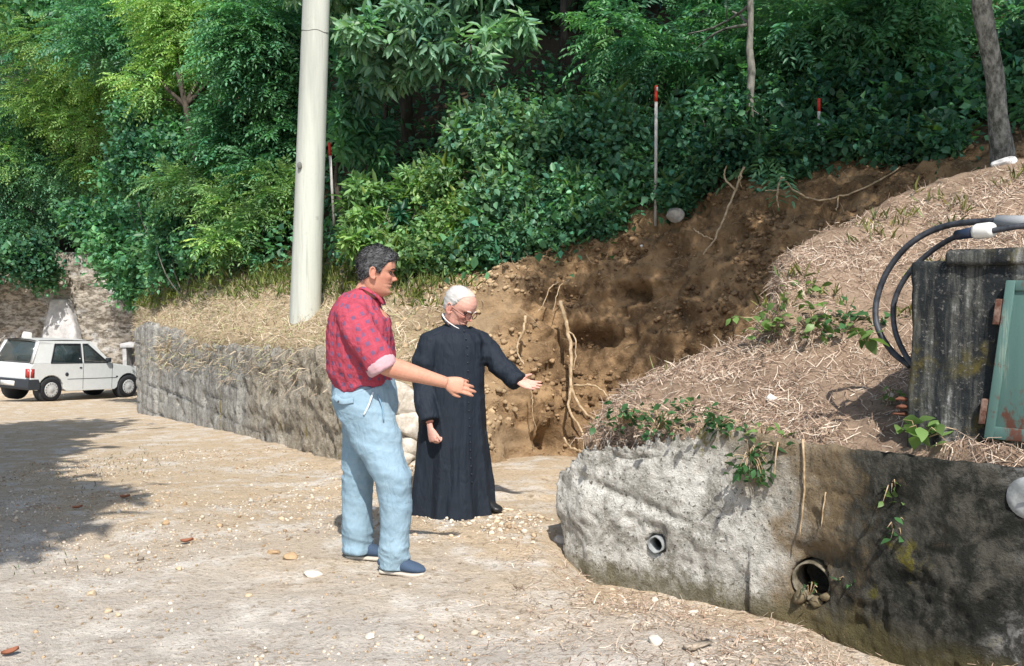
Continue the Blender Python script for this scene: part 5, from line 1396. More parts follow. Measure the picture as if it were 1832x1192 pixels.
# collar, buttons down the front seam
cR = frame((math.cos(yaw), math.sin(yaw), 0)); a = np.linspace(0, 2 * np.pi, 33)
for nm, r_, z_, h_, mt in (('white_collar', .0735, 1.286, .020, 'white_collar'), ('collar_band', .079, 1.268, .018, 'cassock')):
    P = np.column_stack([(815 - 812) / PS + r_ * np.cos(a), r_ * 1.03 * np.sin(a), z_ + np.zeros(33)]) ; P[:, 2] -= .60 * (P[:, 0] - P[:, 0].mean()) - .25 * P[:, 1]
    v, f = tube(P, np.array([[.005, h_]] * 33), 8, cap=False, up=np.array([1.0, 0, 0])); ob(nm, mesh(nm, v, f, MAT[mt]), cas if nm != 'white_collar' else pr)
fx_ = np.array([math.cos(math.radians(-58)), math.sin(math.radians(-58))])
for k in range(20):
    zb = 1.24 - k * .052
    c = (np.abs(V[:, 2] - zb) < .015); q = V[c]; e = q[:, :2] - np.array([0.008, 0]); e = e[(e @ np.array([-fx_[1], fx_[0]]) > -.012) & (e @ np.array([-fx_[1], fx_[0]]) < .012)]
    if len(e) == 0: continue
    rr = (e @ fx_).max(); v, f = ball((.008 + fx_[0] * (rr + .001), fx_[1] * (rr + .001), zb), .0055, None, 8, 6); ob('button', mesh('button', v, f, MAT['button']), cas)
sp = np.array([pbase[0], pbase[1], 0]) + p(862, 925, -.02); sp[2] = gz1(*sp[:2]) + .003
shoe(sp, math.radians(-28), MAT['blackshoe'], pr, pbase, .16, .045, False, .075)
# the thin straws he is pinching in each hand
# ================================================================ concrete utility pole
pb = U(546, 566, 11.6); pt = U(567, -30, 11.6); dv = (pt - pb) / (pt - pb)[2]
pole = thing('utility_pole', 'tall pale concrete utility pole leaning slightly, on the dry grass terrace', 'pole', pb)
zz = np.linspace(-0.6, 8.6, 60); R = 0.183 - 0.0072 * zz
V, F = tube(np.outer(zz, dv), R, 32); V = V + vnormals(V, F) * (0.002 * fbm(V, 9, 2, 4))[:, None]
shaft = ob('shaft', mesh('shaft', V, F, MAT['pole']), pole)
MAT['dark_plug'] = plain('dark_plug', (0.16, 0.165, 0.15), 0.9, 0.1)
q = U(543, 299, 11.6) - pb; v, f = ball(q + np.array([-.01, -.168, 0]), (.028, .02, .045), None, 14, 10); ob('hole_plug', mesh('hole_plug', v, f, MAT['dark_plug']), pole)
a = np.linspace(math.pi * 1.08, math.pi * 1.95, 18); zc = (U(560, 58, 11.6) - pb)[2]
P = np.column_stack([np.cos(a), np.sin(a), np.zeros(18)]) * (0.183 - 0.0072 * zc + .0005); P += dv * zc; P[:, 2] += -.02 * np.arange(18) / 18 + .008 * np.sin(np.arange(18) * .8)
v, f = tube(P, .004, 6); ob('crack', mesh('crack', v, f, MAT['dark_plug']), pole)

# ================================================================ survey stakes with red tips
MAT['redpaint'] = plain('red_paint', (0.50, 0.035, 0.02), 0.6, 0.3)
MAT['stake'] = m_noisy('grey_stake', (0.34, 0.32, 0.30), (0.55, 0.52, 0.49), 18, 0.8, 0.2, 0.2, .004, (1, 1, .3))
MAT['whitepaint'] = plain('white_paint', (0.72, 0.70, 0.66), 0.6, 0.3)
for lab, a, b, d, red, w_ in (('tall grey survey stake with red and white tip above the cut bank', (1174, 153), (1173, 378), 10.45, .13, .017),
                              ('grey survey stake with a red tip just right of the concrete pole', (589, 255), (597, 388), 12.4, .18, .017),
                              ('short red marker poking out of the shaded leaves at the right', (1465, 176), (1466, 300), 10.0, .19, .017)):
    B0, T0 = U(*b, d), U(*a, d); st = thing('survey_stake', lab, 'stake', B0, 0, 'survey stakes'); v0 = T0 - B0
    v, f = tube([v0 * -.12, v0 * .5, v0 * (1 - red)], w_, 10); ob('shaft', mesh('shaft', v, f, MAT['stake']), st)
    v, f = tube([v0 * (1 - red), v0 * (1 - red * .5), v0 * .995, v0], [w_ * 1.03] * 3 + [w_ * .6], 10); tip = ob('tip', mesh('tip', v, f, MAT['redpaint']), st)
    if red < .15:
        v, f = box((-.007, -w_ * 1.03 - .004, v0[2] * .955), (.009, -w_ * .9, v0[2] * .985)); ob('white_mark', mesh('white_mark', v, f, MAT['whitepaint'], False), tip)

# ================================================================ concrete hutch with the green metal door
hu0, hu1 = np.array([1.80, 4.40]), np.array([2.62, 3.66])
hd = nrm(hu1 - hu0); hn_ = np.array([hd[1], -hd[0]]); hn_ = hn_ if hn_ @ np.array([-1, -1]) > 0 else -hn_
hutch = thing('meter_hutch', 'black-stained concrete hutch with a green metal door at the right edge', 'hutch', (hu0[0], hu0[1], .7))
hb = np.array(hutch.location)
pl = [hu0, hu1, hu1 - hn_ * .62, hu0 - hn_ * .62]
ar = sum(pl[i][0] * pl[(i + 1) % 4][1] - pl[(i + 1) % 4][0] * pl[i][1] for i in range(4)); pl = pl if ar > 0 else pl[::-1]
V, F = prism(pl, .55, 1.63); V, F = remesh(V, F, .018, 2); N = vnormals(V, F)
V = V + N * (.012 * fbm(V, 4, 3, 14) + .008 * fbm(V, 16, 3, 15))[:, None]
# a vertical ridge runs up the face beside the door
sA = (V[:, :2] - hu0) @ hd
V = V + np.column_stack([np.tile(hn_, (len(V), 1)), np.zeros(len(V))]) * (.012 * np.exp(-((sA - .16) / .05) ** 2))[:, None] * ((N[:, :2] @ hn_) > .4)[:, None]
body = kid('walls', V, F, MAT['hutch'], hutch)
e = .04
pl2 = [hu0 + hn_ * e + hd * .16, hu1 + hn_ * e, hu1 - hn_ * .66, hu0 - hn_ * .66 + hd * .12]
ar = sum(pl2[i][0] * pl2[(i + 1) % 4][1] - pl2[(i + 1) % 4][0] * pl2[i][1] for i in range(4)); pl2 = pl2 if ar > 0 else pl2[::-1]
V, F = prism(pl2, 1.612, 1.68); V, F = remesh(V, F, .014, 1); V = V + (.012 * fbm(V, 9, 3, 16))[:, None]
kid('roof_slab', V, F, MAT['hutch'], hutch)
# door: leaf with raised frame, hinges
def on_face(s_, z, off): q = hu0 + hd * s_ + hn_ * off; return np.array([q[0], q[1], z])
door = thing('door', None, None) if False else None
def plate(name, s0, s1, z0, z1, o0, o1, mat, par, lean=0.0, rnd=.004):
    c = []
    for z in (z0, z1):
        k = lean * (z - z0)
        for (s_, o) in ((s0, o0), (s1, o0), (s1, o1), (s0, o1)): c.append(on_face(s_ + k, z, o))
    V = np.array(c) - hb; F = np.array([[0, 3, 2, 1], [4, 5, 6, 7], [0, 1, 5, 4], [1, 2, 6, 5], [2, 3, 7, 6], [3, 0, 4, 7]])
    o = ob(name, mesh(name, V, F, mat, False), par)
    bv = o.modifiers.new('edge', 'BEVEL'); bv.width = rnd; bv.segments = 2
    return o
d0, d1, z0, z1 = .345, .88, .875, 1.545
ln_ = .10
leaf_ = plate('door', d0, d1, z0, z1, .014, .028, MAT['gdoor'], hutch, ln_)
for (s0, s1, a, b) in ((d0 - .004, d0 + .035, z0 - .004, z1 + .004), (d1 - .035, d1 + .004, z0 - .004, z1 + .004)):
    plate('door_rail', s0, s1, a, b, .020, .040, MAT['gdoor'], leaf_, ln_)
plate('door_rail', d0 + .035, d1 - .035, z0 - .004, z0 + .05, .021, .039, MAT['gdoor'], leaf_, 0)
plate('door_rail', d0 + .035 + .064, d1 - .035 + .064, z1 - .04, z1 + .004, .021, .039, MAT['gdoor'], leaf_, 0)
MAT['rust'] = m_noisy('rusty_iron', (0.085, 0.035, 0.022), (0.22, 0.15, 0.12), 22, 0.85, 0.2, 0.6, .004)
for z in (.93, 1.36):
    plate('hinge', d0 - .035 + ln_ * (z - z0), d0 - .006 + ln_ * (z - z0), z, z + .11, .005, .036, MAT['rust'], hutch, ln_)
# broken red brick showing at the foot of the hutch corner
MAT['brick'] = m_noisy('weathered_brick', (0.10, 0.045, 0.03), (0.20, 0.085, 0.055), 22, 0.95, 0.1, 0.8, .006)
for k in range(3):
    V, F = rock_mesh(340 + k, (.055, .03, .014), 2, .15); q = on_face(-.03 + .02 * (k % 2), .93 + .034 * k, -.035)
    kid('brick', V + q, F, MAT['brick'], hutch, False)

# ================================================================ black hoses
def hose(lab, pts, r_, n=10):
    P = np.array([U(*q) for q in pts]); P = catmull(P, [n] * (len(P) - 1), 0); b = P[0].copy()
    t = thing('hose', lab, 'hose', b, 0, 'hoses looped over the straw')
    v, f = tube(P - b, r_, 14); ob('tube', mesh('tube', v, f, MAT['hose']), t); return t, P
h1, P1 = hose('thick black hose arching highest over the straw at the right', [(2700, 700, 4.3), (2420, 520, 4.15), (2160, 420, 4.0), (1990, 400, 4.0), (1850, 398, 4.15), (1770, 396, 4.3), (1690, 405, 4.5), (1630, 435, 4.6), (1588, 485, 4.7), (1568, 540, 4.72), (1570, 585, 4.68), (1595, 628, 4.6), (1628, 655, 4.5)], .0145)
h2, P2 = hose('second black hose with a white coupling, running inside the arch of the first', [(2720, 720, 4.2), (2430, 540, 4.05), (2160, 430, 3.9), (1990, 405, 3.9), (1850, 403, 4.05), (1775, 413, 4.15), (1720, 420, 4.3), (1670, 447, 4.45), (1625, 490, 4.55), (1600, 540, 4.6), (1601, 590, 4.58), (1618, 632, 4.52), (1634, 654, 4.46)], .0125)
MAT['white_plastic'] = plain('white_plastic', (0.70, 0.69, 0.65), 0.45, 0.4)
MAT['grey_plastic'] = plain('grey_plastic', (0.30, 0.31, 0.32), 0.5, 0.3)
MAT['blue_plastic'] = plain('blue_black_plastic', (0.02, 0.03, 0.06), 0.4, 0.4)
a, b = U(1743, 415, 4.22), U(1778, 411, 4.15)
v, f = tube([a, a + (b - a) * .15, a + (b - a) * .8, b], [.030, .034, .034, .029], 8); ob('coupling', mesh('coupling', v - P2[0], f, MAT['white_plastic'], False), h2)
a, b = U(1712, 421, 4.31), U(1745, 415, 4.22)
v, f = tube([a, b], [.022, .025], 12); ob('connector', mesh('connector', v - P2[0], f, MAT['blue_plastic']), h2)
a, b = U(1782, 396, 4.27), U(1870, 398, 4.12)
v, f = tube([a, b], [.027, .027], 12); ob('sleeve', mesh('sleeve', v - P1[0], f, MAT['grey_plastic']), h1)
# light grey rounded drum lid at the far right
q, n_ = hit_front(1845, 890)
drum = thing('metal_lid', 'pale rounded metal lid fixed to the wall at the right edge below the green door', 'lid', q)
v, f = tube([-n_ * .02, n_ * .012, n_ * .03, n_ * .034], [.085, .09, .086, .06], 24); lid_ = ob('lid', mesh('lid', v, f, MAT['grey_plastic'] if False else MAT['pipe']), drum)
v, f = tube([np.array([-.03, -.02, .02]) + n_ * .03, np.array([.06, .02, -.03]) + n_ * .07], .006, 8); ob('rod', mesh('rod', v, f, MAT['stake']), drum)

# ================================================================ roots hanging out of the cut
def root(lab, pts, r0, r1, branches=(), seed=0):
    P = np.array([U(*q) for q in pts]); b = P[0].copy(); r = np.random.default_rng(seed)
    t = thing('root', lab, 'root', b, 0, 'roots hanging from the cut bank')
    def mk(P, a, c, nm, par):
        P = catmull(P, [7] * (len(P) - 1), 0); P = P + r.normal(size=P.shape) * .004
        v, f = tube(P - b, np.linspace(a, c, len(P)), 8); return ob(nm, mesh(nm, v, f, MAT['root']), par)
    o = mk(P, r0, r1, 'root_stem', t)
    for bp, a, c in branches: mk(np.array([U(*q) for q in bp]), a, c, 'rootlet', o)
root('long forked pale root hanging down the middle of the pit', [(1003, 540, 9.75), (1016, 590, 9.6), (1022, 640, 9.45), (1022, 690, 9.3), (1040, 730, 9.15), (1064, 752, 9.0)], .022, .010,
     [([(1022, 690, 9.3), (1018, 730, 9.2), (1042, 775, 9.1), (1045, 810, 9.0)], .015, .008), ([(1028, 690, 9.3), (1060, 690, 9.2), (1086, 708, 9.1), (1088, 740, 9.0)], .011, .006), ([(1016, 590, 9.6), (1030, 610, 9.5), (1026, 660, 9.4)], .009, .005)], 1)
root('pale hooked root end curling up beside the front wall', [(1010, 783, 8.8), (1018, 798, 8.7), (1040, 808, 8.6), (1062, 808, 8.5)], .009, .012, (), 2)
root('pale root snaking down from the ferns at the top of the cut', [(1330, 300, 10.0), (1316, 340, 9.85), (1300, 380, 9.7), (1280, 425, 9.6), (1258, 455, 9.55)], .013, .008, [([(1316, 340, 9.85), (1296, 318, 9.95), (1300, 295, 10.05)], .011, .007), ([(1330, 300, 10), (1322, 318, 9.95), (1326, 335, 9.9)], .008, .006), ([(1240, 410, 9.75), (1255, 420, 9.7), (1275, 428, 9.6)], .009, .006)], 3)
root('long thin brown root running along the shaded top of the bank', [(1390, 350, 9.6), (1398, 318, 9.75), (1420, 340, 9.6), (1460, 358, 9.4), (1510, 350, 9.2), (1560, 330, 9.1), (1610, 300, 9.2)], .011, .008, [([(1390, 350, 9.6), (1393, 372, 9.5)], .009, .006), ([(1500, 352, 9.2), (1496, 378, 9.1)], .008, .005), ([(1368, 342, 9.7), (1400, 340, 9.65)], .007, .005)], 4)
root('short pale root strip hanging beside the priest\'s shoulder', [(940, 565, 9.5), (937, 590, 9.4), (928, 612, 9.35), (926, 632, 9.3), (940, 655, 9.2)], .016, .006, (), 5)
root('thin roots arching out of the soil above the pit', [(1000, 505, 10.0), (985, 515, 9.85), (972, 545, 9.8), (960, 560, 9.75)], .007, .004, [([(1020, 500, 10), (1000, 515, 9.8), (990, 560, 9.7)], .006, .004)], 6)
root('fine pale rootlet dangling right of the open hand', [(948, 690, 8.9), (953, 715, 8.85), (953, 740, 8.8), (960, 770, 8.75)], .005, .003, (), 7)
q, n_ = hit_front(1440, 800)
def stalk(lab, px, y0, y1, r_, seed, off=.03):
    q, n_ = hit_front(px, y0); q2, _ = hit_front(px - 3, y1); r = np.random.default_rng(seed)
    t = thing('dry_stalk', lab, 'stalk', q, 0, 'dry stalks hanging over the front wall'); P = limb_pts(n_ * off + [0, 0, .03], q2 - q + n_ * (off + .02), r, .03, 9)
    v, f = tube(P, np.linspace(r_, r_ * .6, 9), 6); ob('stem', mesh('stem', v, f, MAT['root']), t)
stalk('longest dry stalk hanging straight down the brown part of the front wall', 1440, 795, 962, .0065, 1)
stalk('short dry stalk hanging left of the longest one on the front wall', 1396, 800, 850, .005, 2)
stalk('thin dry stalk lying against the brown wall right of the longest one', 1484, 890, 940, .004, 3)

# ================================================================ loose stones, leaves and the scrap of wood
def gpt(px, py):
    """ground point behind a photo pixel"""
    lo, hi = 2.0, 30.0
    for _ in range(40):
        mid = (lo + hi) / 2; q = U(px, py, mid)
        if q[2] > gz1(q[0], q[1]): lo = mid
        else: hi = mid
    return U(px, py, lo)
def single_stone(lab, px, py, w_, h_, col, seed, group=None, q=None, name='stone'):
    V, F = rock_mesh(seed, (1, .8, 1), 3); q = gpt(px, py) if q is None else q; s_ = q[1] / FPX
    V = V * [w_ * .5 * s_, w_ * .42 * s_, h_ * .5 * s_]; c = np.tile(col, (len(V), 1)) * (1 + .12 * fbm(V, 40, 3, seed))[:, None]
    o = ob(name, mesh(name, V, F, MAT['stone'], False, col=c), None, lab, 'stone', group, 'thing', q + [0, 0, h_ * .22 * s_])
WH = (.54, .49, .42); TN = (.44, .35, .24); OC = (.37, .26, .155); GRY = (.40, .37, .33)
single_stone('flat white stone lying left of the man\'s shoes', 557, 1030, 44, 17, WH, 401)
single_stone('brown clod of clay left of the white stone near the man\'s feet', 520, 1000, 34, 18, OC, 402)
single_stone('pale pebble at the lower middle, below the man\'s shoes', 664, 1142, 22, 16, WH, 403)
single_stone('white stone in front of the small drain hole', 1172, 1078, 18, 17, WH, 404)
single_stone('large pale stone at the bottom, left of the scrap of wood', 1172, 1152, 32, 26, WH, 405)
single_stone('flat pale stone below the foot of the front wall', 1240, 1098, 24, 12, WH, 406)
single_stone('round tan pebble at the edge of the shade on the left', 192, 1000, 16, 14, TN, 407)
single_stone('round tan pebble just below the one at the edge of the shade', 192, 1024, 13, 12, TN, 408)
single_stone('tan pebble right of the two round pebbles by the shade', 320, 1020, 14, 10, TN, 409)
single_stone('tan clod in the lower left below the round pebbles', 163, 1065, 20, 14, TN, 410)
single_stone('small dark clod near the bottom left, casting a shadow', 194, 1095, 22, 12, TN, 411)
single_stone('pale pebble right of the dark clod at the bottom left', 211, 1103, 14, 13, TN, 412)
single_stone('brown clod in the middle of the clay spoil left of the man', 298, 939, 18, 14, OC, 413)
single_stone('small square brown clod above the others left of the man', 331, 904, 12, 12, OC, 414)
single_stone('tan clod at the bottom, right of the shaded yard', 445, 1067, 22, 10, TN, 415)
single_stone('brown clod directly left of the white stone', 490, 990, 30, 12, OC, 416)
single_stone('large pale block sunk in the rubble at the foot of the broken wall end', 1002, 970, 34, 22, WH, 417)
single_stone('pale grey block sitting in the soil right of the tall red-tipped stake', 0, 0, 1, 1, (.42, .40, .36), 418, None, U(1206, 388, 10.2)) if False else None
V, F = rock_mesh(418, (.10, .08, .095), 3); ob('stone', mesh('stone', V, F, MAT['stone'], False, col=np.tile((.27, .25, .22), (len(V), 1)) * (1 + .3 * fbm(V, 30, 3, 2))[:, None]), None, 'grey angular stone lodged in the soil right of the tall red-tipped stake', 'stone', None, 'thing', U(1206, 386, 10.15))
V, F = rock_mesh(419, (.14, .10, .075), 3); ob('stone', mesh('stone', V, F, MAT['stone'], False, col=np.tile((.62, .60, .58), (len(V), 1))), None, 'white stone on top of the mound at the foot of the big trunk', 'stone', None, 'thing', U(1802, 294, 7.5))
V, F = rock_mesh(420, (.02, .02, .02), 2); ob('stone', mesh('stone', V, F, MAT['stone'], False, col=np.tile((.72, .70, .67), (len(V), 1))), None, 'tiny white pebble stuck in the brown cut bank', 'stone', None, 'thing', U(1148, 440, 10.15))
MAT['deadleaf'] = plain('russet_dead_leaf', (0.26, 0.105, 0.06), 0.8, 0.2)
for i, (lab, px, py, l) in enumerate((('russet dead leaf on the spoil left of the man\'s far shoe', 336, 973, 24), ('russet dead leaf at the edge of the shade', 225, 893, 20), ('russet dead leaf in the bottom left corner', 20, 1173, 30), ('russet dead leaf lying inside the shaded yard', 140, 912, 18))):
    q = gpt(px, py); L_ = l * q[1] / FPX; r = np.random.default_rng(70 + i); g = 7; us = np.linspace(-1, 1, g)
    A1, B1 = np.meshgrid(us, us); V = np.column_stack([A1.ravel() * L_ * .5, B1.ravel() * L_ * .28 * np.sqrt(np.clip(1.02 - A1.ravel() ** 2, 0, 1)), .012 + .18 * L_ * (A1.ravel() ** 2 * .5 + B1.ravel() ** 2)])
    o = ob('dead_leaf', mesh('dead_leaf', V, gridF(g, g), MAT['deadleaf']), None, lab, 'leaf', 'russet leaves on the yard', 'thing', q); o.rotation_euler = (.1, -.15, r.uniform(-.5, .8))
MAT['greywood'] = m_noisy('weathered_wood', (0.24, 0.19, 0.14), (0.46, 0.39, 0.31), 30, 0.9, 0.1, 0.5, .004, (1, 6, 6))
q = gpt(1250, 1160); v, f = box((-.075, -.018, 0), (.075, .018, .012)); v = v + .004 * np.random.default_rng(2).normal(size=v.shape)
ob('wood_scrap', mesh('wood_scrap', v, f, MAT['greywood'], False), None, 'splintered grey scrap of wood on the ground at the bottom right', 'wood', None, 'thing', q + [0, 0, .008], (.05, .08, math.radians(38)))
q = MOUND.V[np.argmin(((MOUND.V - U(1380, 718, 5.3)) ** 2).sum(1))]
V, F = rock_mesh(421, (.045, .03, .03), 2); ob('stone', mesh('stone', V, F, MAT['stone'], False, col=np.tile((.66, .62, .58), (len(V), 1))), None, 'white flat stone lying on the straw of the lower mound', 'stone', None, 'thing', q + [0, 0, .01])
q = MOUND.V[np.argmin(((MOUND.V - U(1594, 716, 4.95)) ** 2).sum(1))]
V, F = rock_mesh(422, (.04, .03, .028), 2); ob('stone', mesh('stone', V, F, MAT['stone'], False, col=np.tile((.58, .48, .38), (len(V), 1))), None, 'tan flat stone on the straw beside the hutch corner', 'stone', None, 'thing', q + [0, 0, .01])
for i_, (dx, dz, s_, lab) in enumerate(((-.05, -.075, .05, 'mossy lump of rubble at the left lip of the large drain pipe'), (.03, -.085, .045, 'brown lump of rubble under the mouth of the large drain pipe'), (.085, -.05, .04, 'dark lump of rubble at the right lip of the large drain pipe'))):
    V, F = rock_mesh(450 + i_, (s_, s_ * .8, s_ * .8), 2); tn_ = np.array([-hb_n[1], hb_n[0], 0]); tn_ = tn_ if tn_[0] > 0 else -tn_
    ob('rubble_lump', mesh('rubble_lump', V, F, MAT['stone'], False, col=np.tile((.15, .12, .075), (len(V), 1)) * (1 + .4 * fbm(V, 30, 3, i_))[:, None]), None, lab, 'rubble', None, 'thing', hole_b + hb_n * .02 + tn_ * dx + [0, 0, dz])
# clods that nothing tells apart
r = np.random.default_rng(77); shared = []
for k in range(5):
    V, F = rock_mesh(430 + k, (1, .85, .7), 2); cl = np.array([TN, OC, WH, TN, GRY][k])
    shared.append(mesh('clod', V, F, MAT['stone'], False, col=np.tile(cl, (len(V), 1))))
n = 0
while n < 110:
    px, py = r.uniform(40, 1000), r.uniform(800, 1185)
    if px < 230 and py < 960: continue
    q = gpt(px, py)
    if wall_dist(q[0], q[1]) < .15 or (abs(px - 680) < 70 and py > 960 and py < 1030): continue
    s_ = r.uniform(4.5, 9) * q[1] / FPX * .6
    o = ob('clod', shared[int(r.integers(0, 5))], None, 'small tan clod of earth scattered on the dusty yard', 'clod', 'clods scattered on the yard', 'thing', q + [0, 0, s_ * .25]); o.scale = (s_, s_, s_); o.rotation_euler = (r.uniform(-.3, .3), r.uniform(-.3, .3), r.uniform(0, 6.3)); n += 1

# ================================================================ scatter nobody could count
def scatter_rocks(name, lab, P, sizes, cols, seed, cat):
    r = np.random.default_rng(seed); Vs, Fs, Cs = [], [], []; o = 0
    protos = [rock_mesh(seed + k, (1, .85, .7), 1) for k in range(6)]
    k = r.integers(0, 6, len(P)); a = r.uniform(0, 6.28, len(P))
    for j in range(6):
        i = np.where(k == j)[0]; V, F = protos[j]; n_ = len(V)
        c, s_ = np.cos(a[i])[:, None], np.sin(a[i])[:, None]
        W = np.stack([V[:, 0] * c - V[:, 1] * s_, V[:, 0] * s_ + V[:, 1] * c, np.broadcast_to(V[:, 2], (len(i), n_))], -1) * sizes[i][:, None, None] + P[i][:, None, :]
        Vs.append(W.reshape(-1, 3)); Fs.append((F[None] + (np.arange(len(i)) * n_)[:, None, None] + o).reshape(-1, 3)); o += len(i) * n_
        Cs.append(np.repeat(cols[i], n_, 0))
    ob(name, mesh(name, np.vstack(Vs), np.vstack(Fs), MAT['stone'], False, col=np.vstack(Cs)), None, lab, cat, None, 'stuff')
r = np.random.default_rng(88)
n = 36000; X = r.uniform(-4.6, 1.7, n); Y = 3.2 + 7.2 * r.random(n) ** 1.15
dens = .12 + .88 * smooth(.0, .4, fbm(np.column_stack([X, Y, X * 0]), .9, 3, 5) + .25 * smooth(-2, 0, X))
k = (r.random(n) < dens) & (wall_dist(X, Y) > .02) & ~((X > .2) & (Y > 5.5 - (X - .3) * .76)); X, Y = X[k], Y[k]
sz = .004 + .011 * r.random(len(X)) ** 2.2; sz = np.where(r.random(len(X)) < .04, sz * 2.0, sz)
pal = np.array([(.46, .37, .27), (.38, .27, .17), (.58, .52, .44), (.34, .28, .22), (.52, .44, .34)])
scatter_rocks('gravel', 'gravel and crumbs of clay strewn over the yard', np.column_stack([X, Y, gz(X, Y) + sz * .3]), sz, pal[r.integers(0, 5, len(X))] * r.uniform(.75, 1.15, (len(X), 1)), 600, 'gravel')
# white rubble round the priest's feet and at the foot of the pit
n = 2600; X = r.normal(.05, .8, n); Y = r.normal(6.7, .85, n); k = ~((X > .2) & (Y < 6.1) & (Y > 5.5 - (X - .3) * .76)) & (Y > 5.6) & (wall_dist(X, Y) > 0.02); X, Y = X[k], Y[k]
sz = .006 + .026 * r.random(len(X)) ** 4
scatter_rocks('rubble', 'pale rubble strewn round the feet of the priest', np.column_stack([X, Y, gz(X, Y) + sz * .3]), sz, np.array([(.60, .53, .43), (.50, .39, .27), (.55, .46, .35), (.40, .30, .20)])[r.integers(0, 4, len(X))], 620, 'rubble')
# crumbs of earth on the cut face
P, N = HILL.pts(9000, np.clip(cut, 0, 1) * (t_row > .02) * smooth(-.15, .3, fbm(HV, 2.5, 3, 47)), 41); sz = .006 + .05 * r.random(len(P)) ** 4.5
az_ = P[:, 0] / P[:, 1]; dry = smooth(.06, -.05, az_)[:, None]
c = np.array([(.19, .12, .066), (.28, .185, .105), (.13, .082, .046)])[r.integers(0, 3, len(P))] * r.uniform(.8, 1.2, (len(P), 1)); c = c * (1 - dry) + np.array([.42, .31, .19]) * r.uniform(.8, 1.2, (len(P), 1)) * dry
scatter_rocks('earth_clods', 'crumbled brown clods stuck to the cut bank', P + N * (sz * .2)[:, None], sz, c, 640, 'earth')

def straws(name, lab, P, N, ln, wd, cols, seed, flat=.35, cat='straw'):
    r = np.random.default_rng(seed); n = len(P); D = r.normal(size=(n, 3)); D = nrm(D - N * np.einsum('ij,ij->i', D, N)[:, None] + N * np.abs(r.normal(size=(n, 1))) * flat)
    Sd = nrm(np.cross(D, N + .5 * r.normal(size=(n, 3)))); L_ = (ln * r.uniform(.4, 1.5, n))[:, None]; W_ = (wd * r.uniform(.6, 1.4, n))[:, None]
    bend = perp(D, r) * L_ * r.uniform(.0, .25, (n, 1))
    rows_ = []
    for t in (0, .5, 1.0):
        c = P + N * .004 + D * L_ * t + bend * math.sin(math.pi * t) - np.array([0, 0, 1.0]) * L_ * .15 * t * t
        rows_ += [c - Sd * W_ * .5 * (1 - .5 * t), c + Sd * W_ * .5 * (1 - .5 * t)]
    V = np.stack(rows_, 1).reshape(-1, 3); o = np.arange(n)[:, None] * 6
    F = np.vstack([o + [0, 1, 3, 2], o + [2, 3, 5, 4]])
    col = np.array(cols)[r.integers(0, len(cols), n)] * r.uniform(.65, 1.25, (n, 1))
    return V, F, np.repeat(col, 6, 0)
STRAW = [(.46, .345, .26), (.55, .43, .335), (.38, .27, .20), (.62, .53, .43), (.29, .20, .145), (.20, .135, .095)]
P, N = MOUND.pts(60000, mound_mask * (.12 + smooth(-.3, .35, fbm(MV, 3.4, 3, 58))), 51); V, F, c = straws('straw', '', P, N, .075, .0042, STRAW, 52, .32)
ob('straw', mesh('straw', V, F, MAT['dry'], False, col=c), None, 'dry straw and cut stalks covering the mound', 'straw', None, 'stuff')
P, N = HILL.pts(16000, np.clip(terr, 0, 1) + .10 * cut * smooth(.0, -.1, az), 53); V, F, c = straws('straw', '', P, N, .13, .008, [(.50, .41, .30), (.58, .49, .37), (.42, .33, .24), (.34, .26, .18), (.36, .36, .19)], 54, .7)
ob('dry_grass', mesh('dry_grass', V, F, MAT['dry'], False, col=c), None, 'mown dry grass on the terrace above the long wall', 'grass', None, 'stuff')
n = 7000; X = r.uniform(-.2, 2.1, n); Y = r.uniform(3.3, 5.6, n); k = (Y < 5.5 - (X - .3) * .76) & (r.random(n) < smooth(-.3, .7, X)); X, Y = X[k], Y[k]
V, F, c = straws('litter', '', np.column_stack([X, Y, gz(X, Y) + .006]), np.tile([0, 0, 1.0], (len(X), 1)), .06, .004, STRAW + [(.20, .14, .09)], 55, .22)
ob('straw_litter', mesh('straw_litter', V, F, MAT['dry'], False, col=c), None, 'straw litter on the ground below the front wall', 'straw', None, 'stuff')

P, N = HILL.pts(900, np.clip(cut, 0, 1) * (t_row > .3), 57); V, F, c = straws('fine', '', P, N, .16, .0035, [(.42, .32, .21), (.32, .23, .14), (.20, .13, .08)], 58, .5)
ob('fine_roots', mesh('fine_roots', V, F, MAT['dry'], False, col=c), None, 'hair-fine roots bristling from the cut bank', 'roots', None, 'stuff')
# ================================================================ weeds and ivy on the front wall and mound, leaf by leaf where they are large
def leafmesh(seed, w_=.62):
    r = np.random.default_rng(seed); u = np.linspace(0, 1, 7); prof = np.sin(np.pi * np.clip(u, 0, 1) ** .8) * w_ * .5; prof[0] = .02; prof[-1] = .0
    V = []
    for t, h in zip(u, prof): V += [[t, -h, .12 * h - .25 * t * t], [t, 0, -.25 * t * t], [t, h, .12 * h - .25 * t * t]]
    V = np.array(V) + .012 * r.normal(size=(21, 3)); return V, gridF(7, 3)
LM = {}
_pp = MV - np.array([0, 0, CAMZ]); _cz = _pp[:, 1] * math.cos(PITCH) - _pp[:, 2] * math.sin(PITCH); _cy = _pp[:, 2] * math.cos(PITCH) + _pp[:, 1] * math.sin(PITCH)
MPX, MPY = CX + FPX * _pp[:, 0] / _cz, CY - FPX * _cy / _cz
def snap(px, py):
    """nearest point of the mound's surface seen at a photo pixel"""
    k = np.where(np.hypot(MPX - px, MPY - py) < 22)[0]
    return MV[k[np.argmin(MV[k, 1])]]
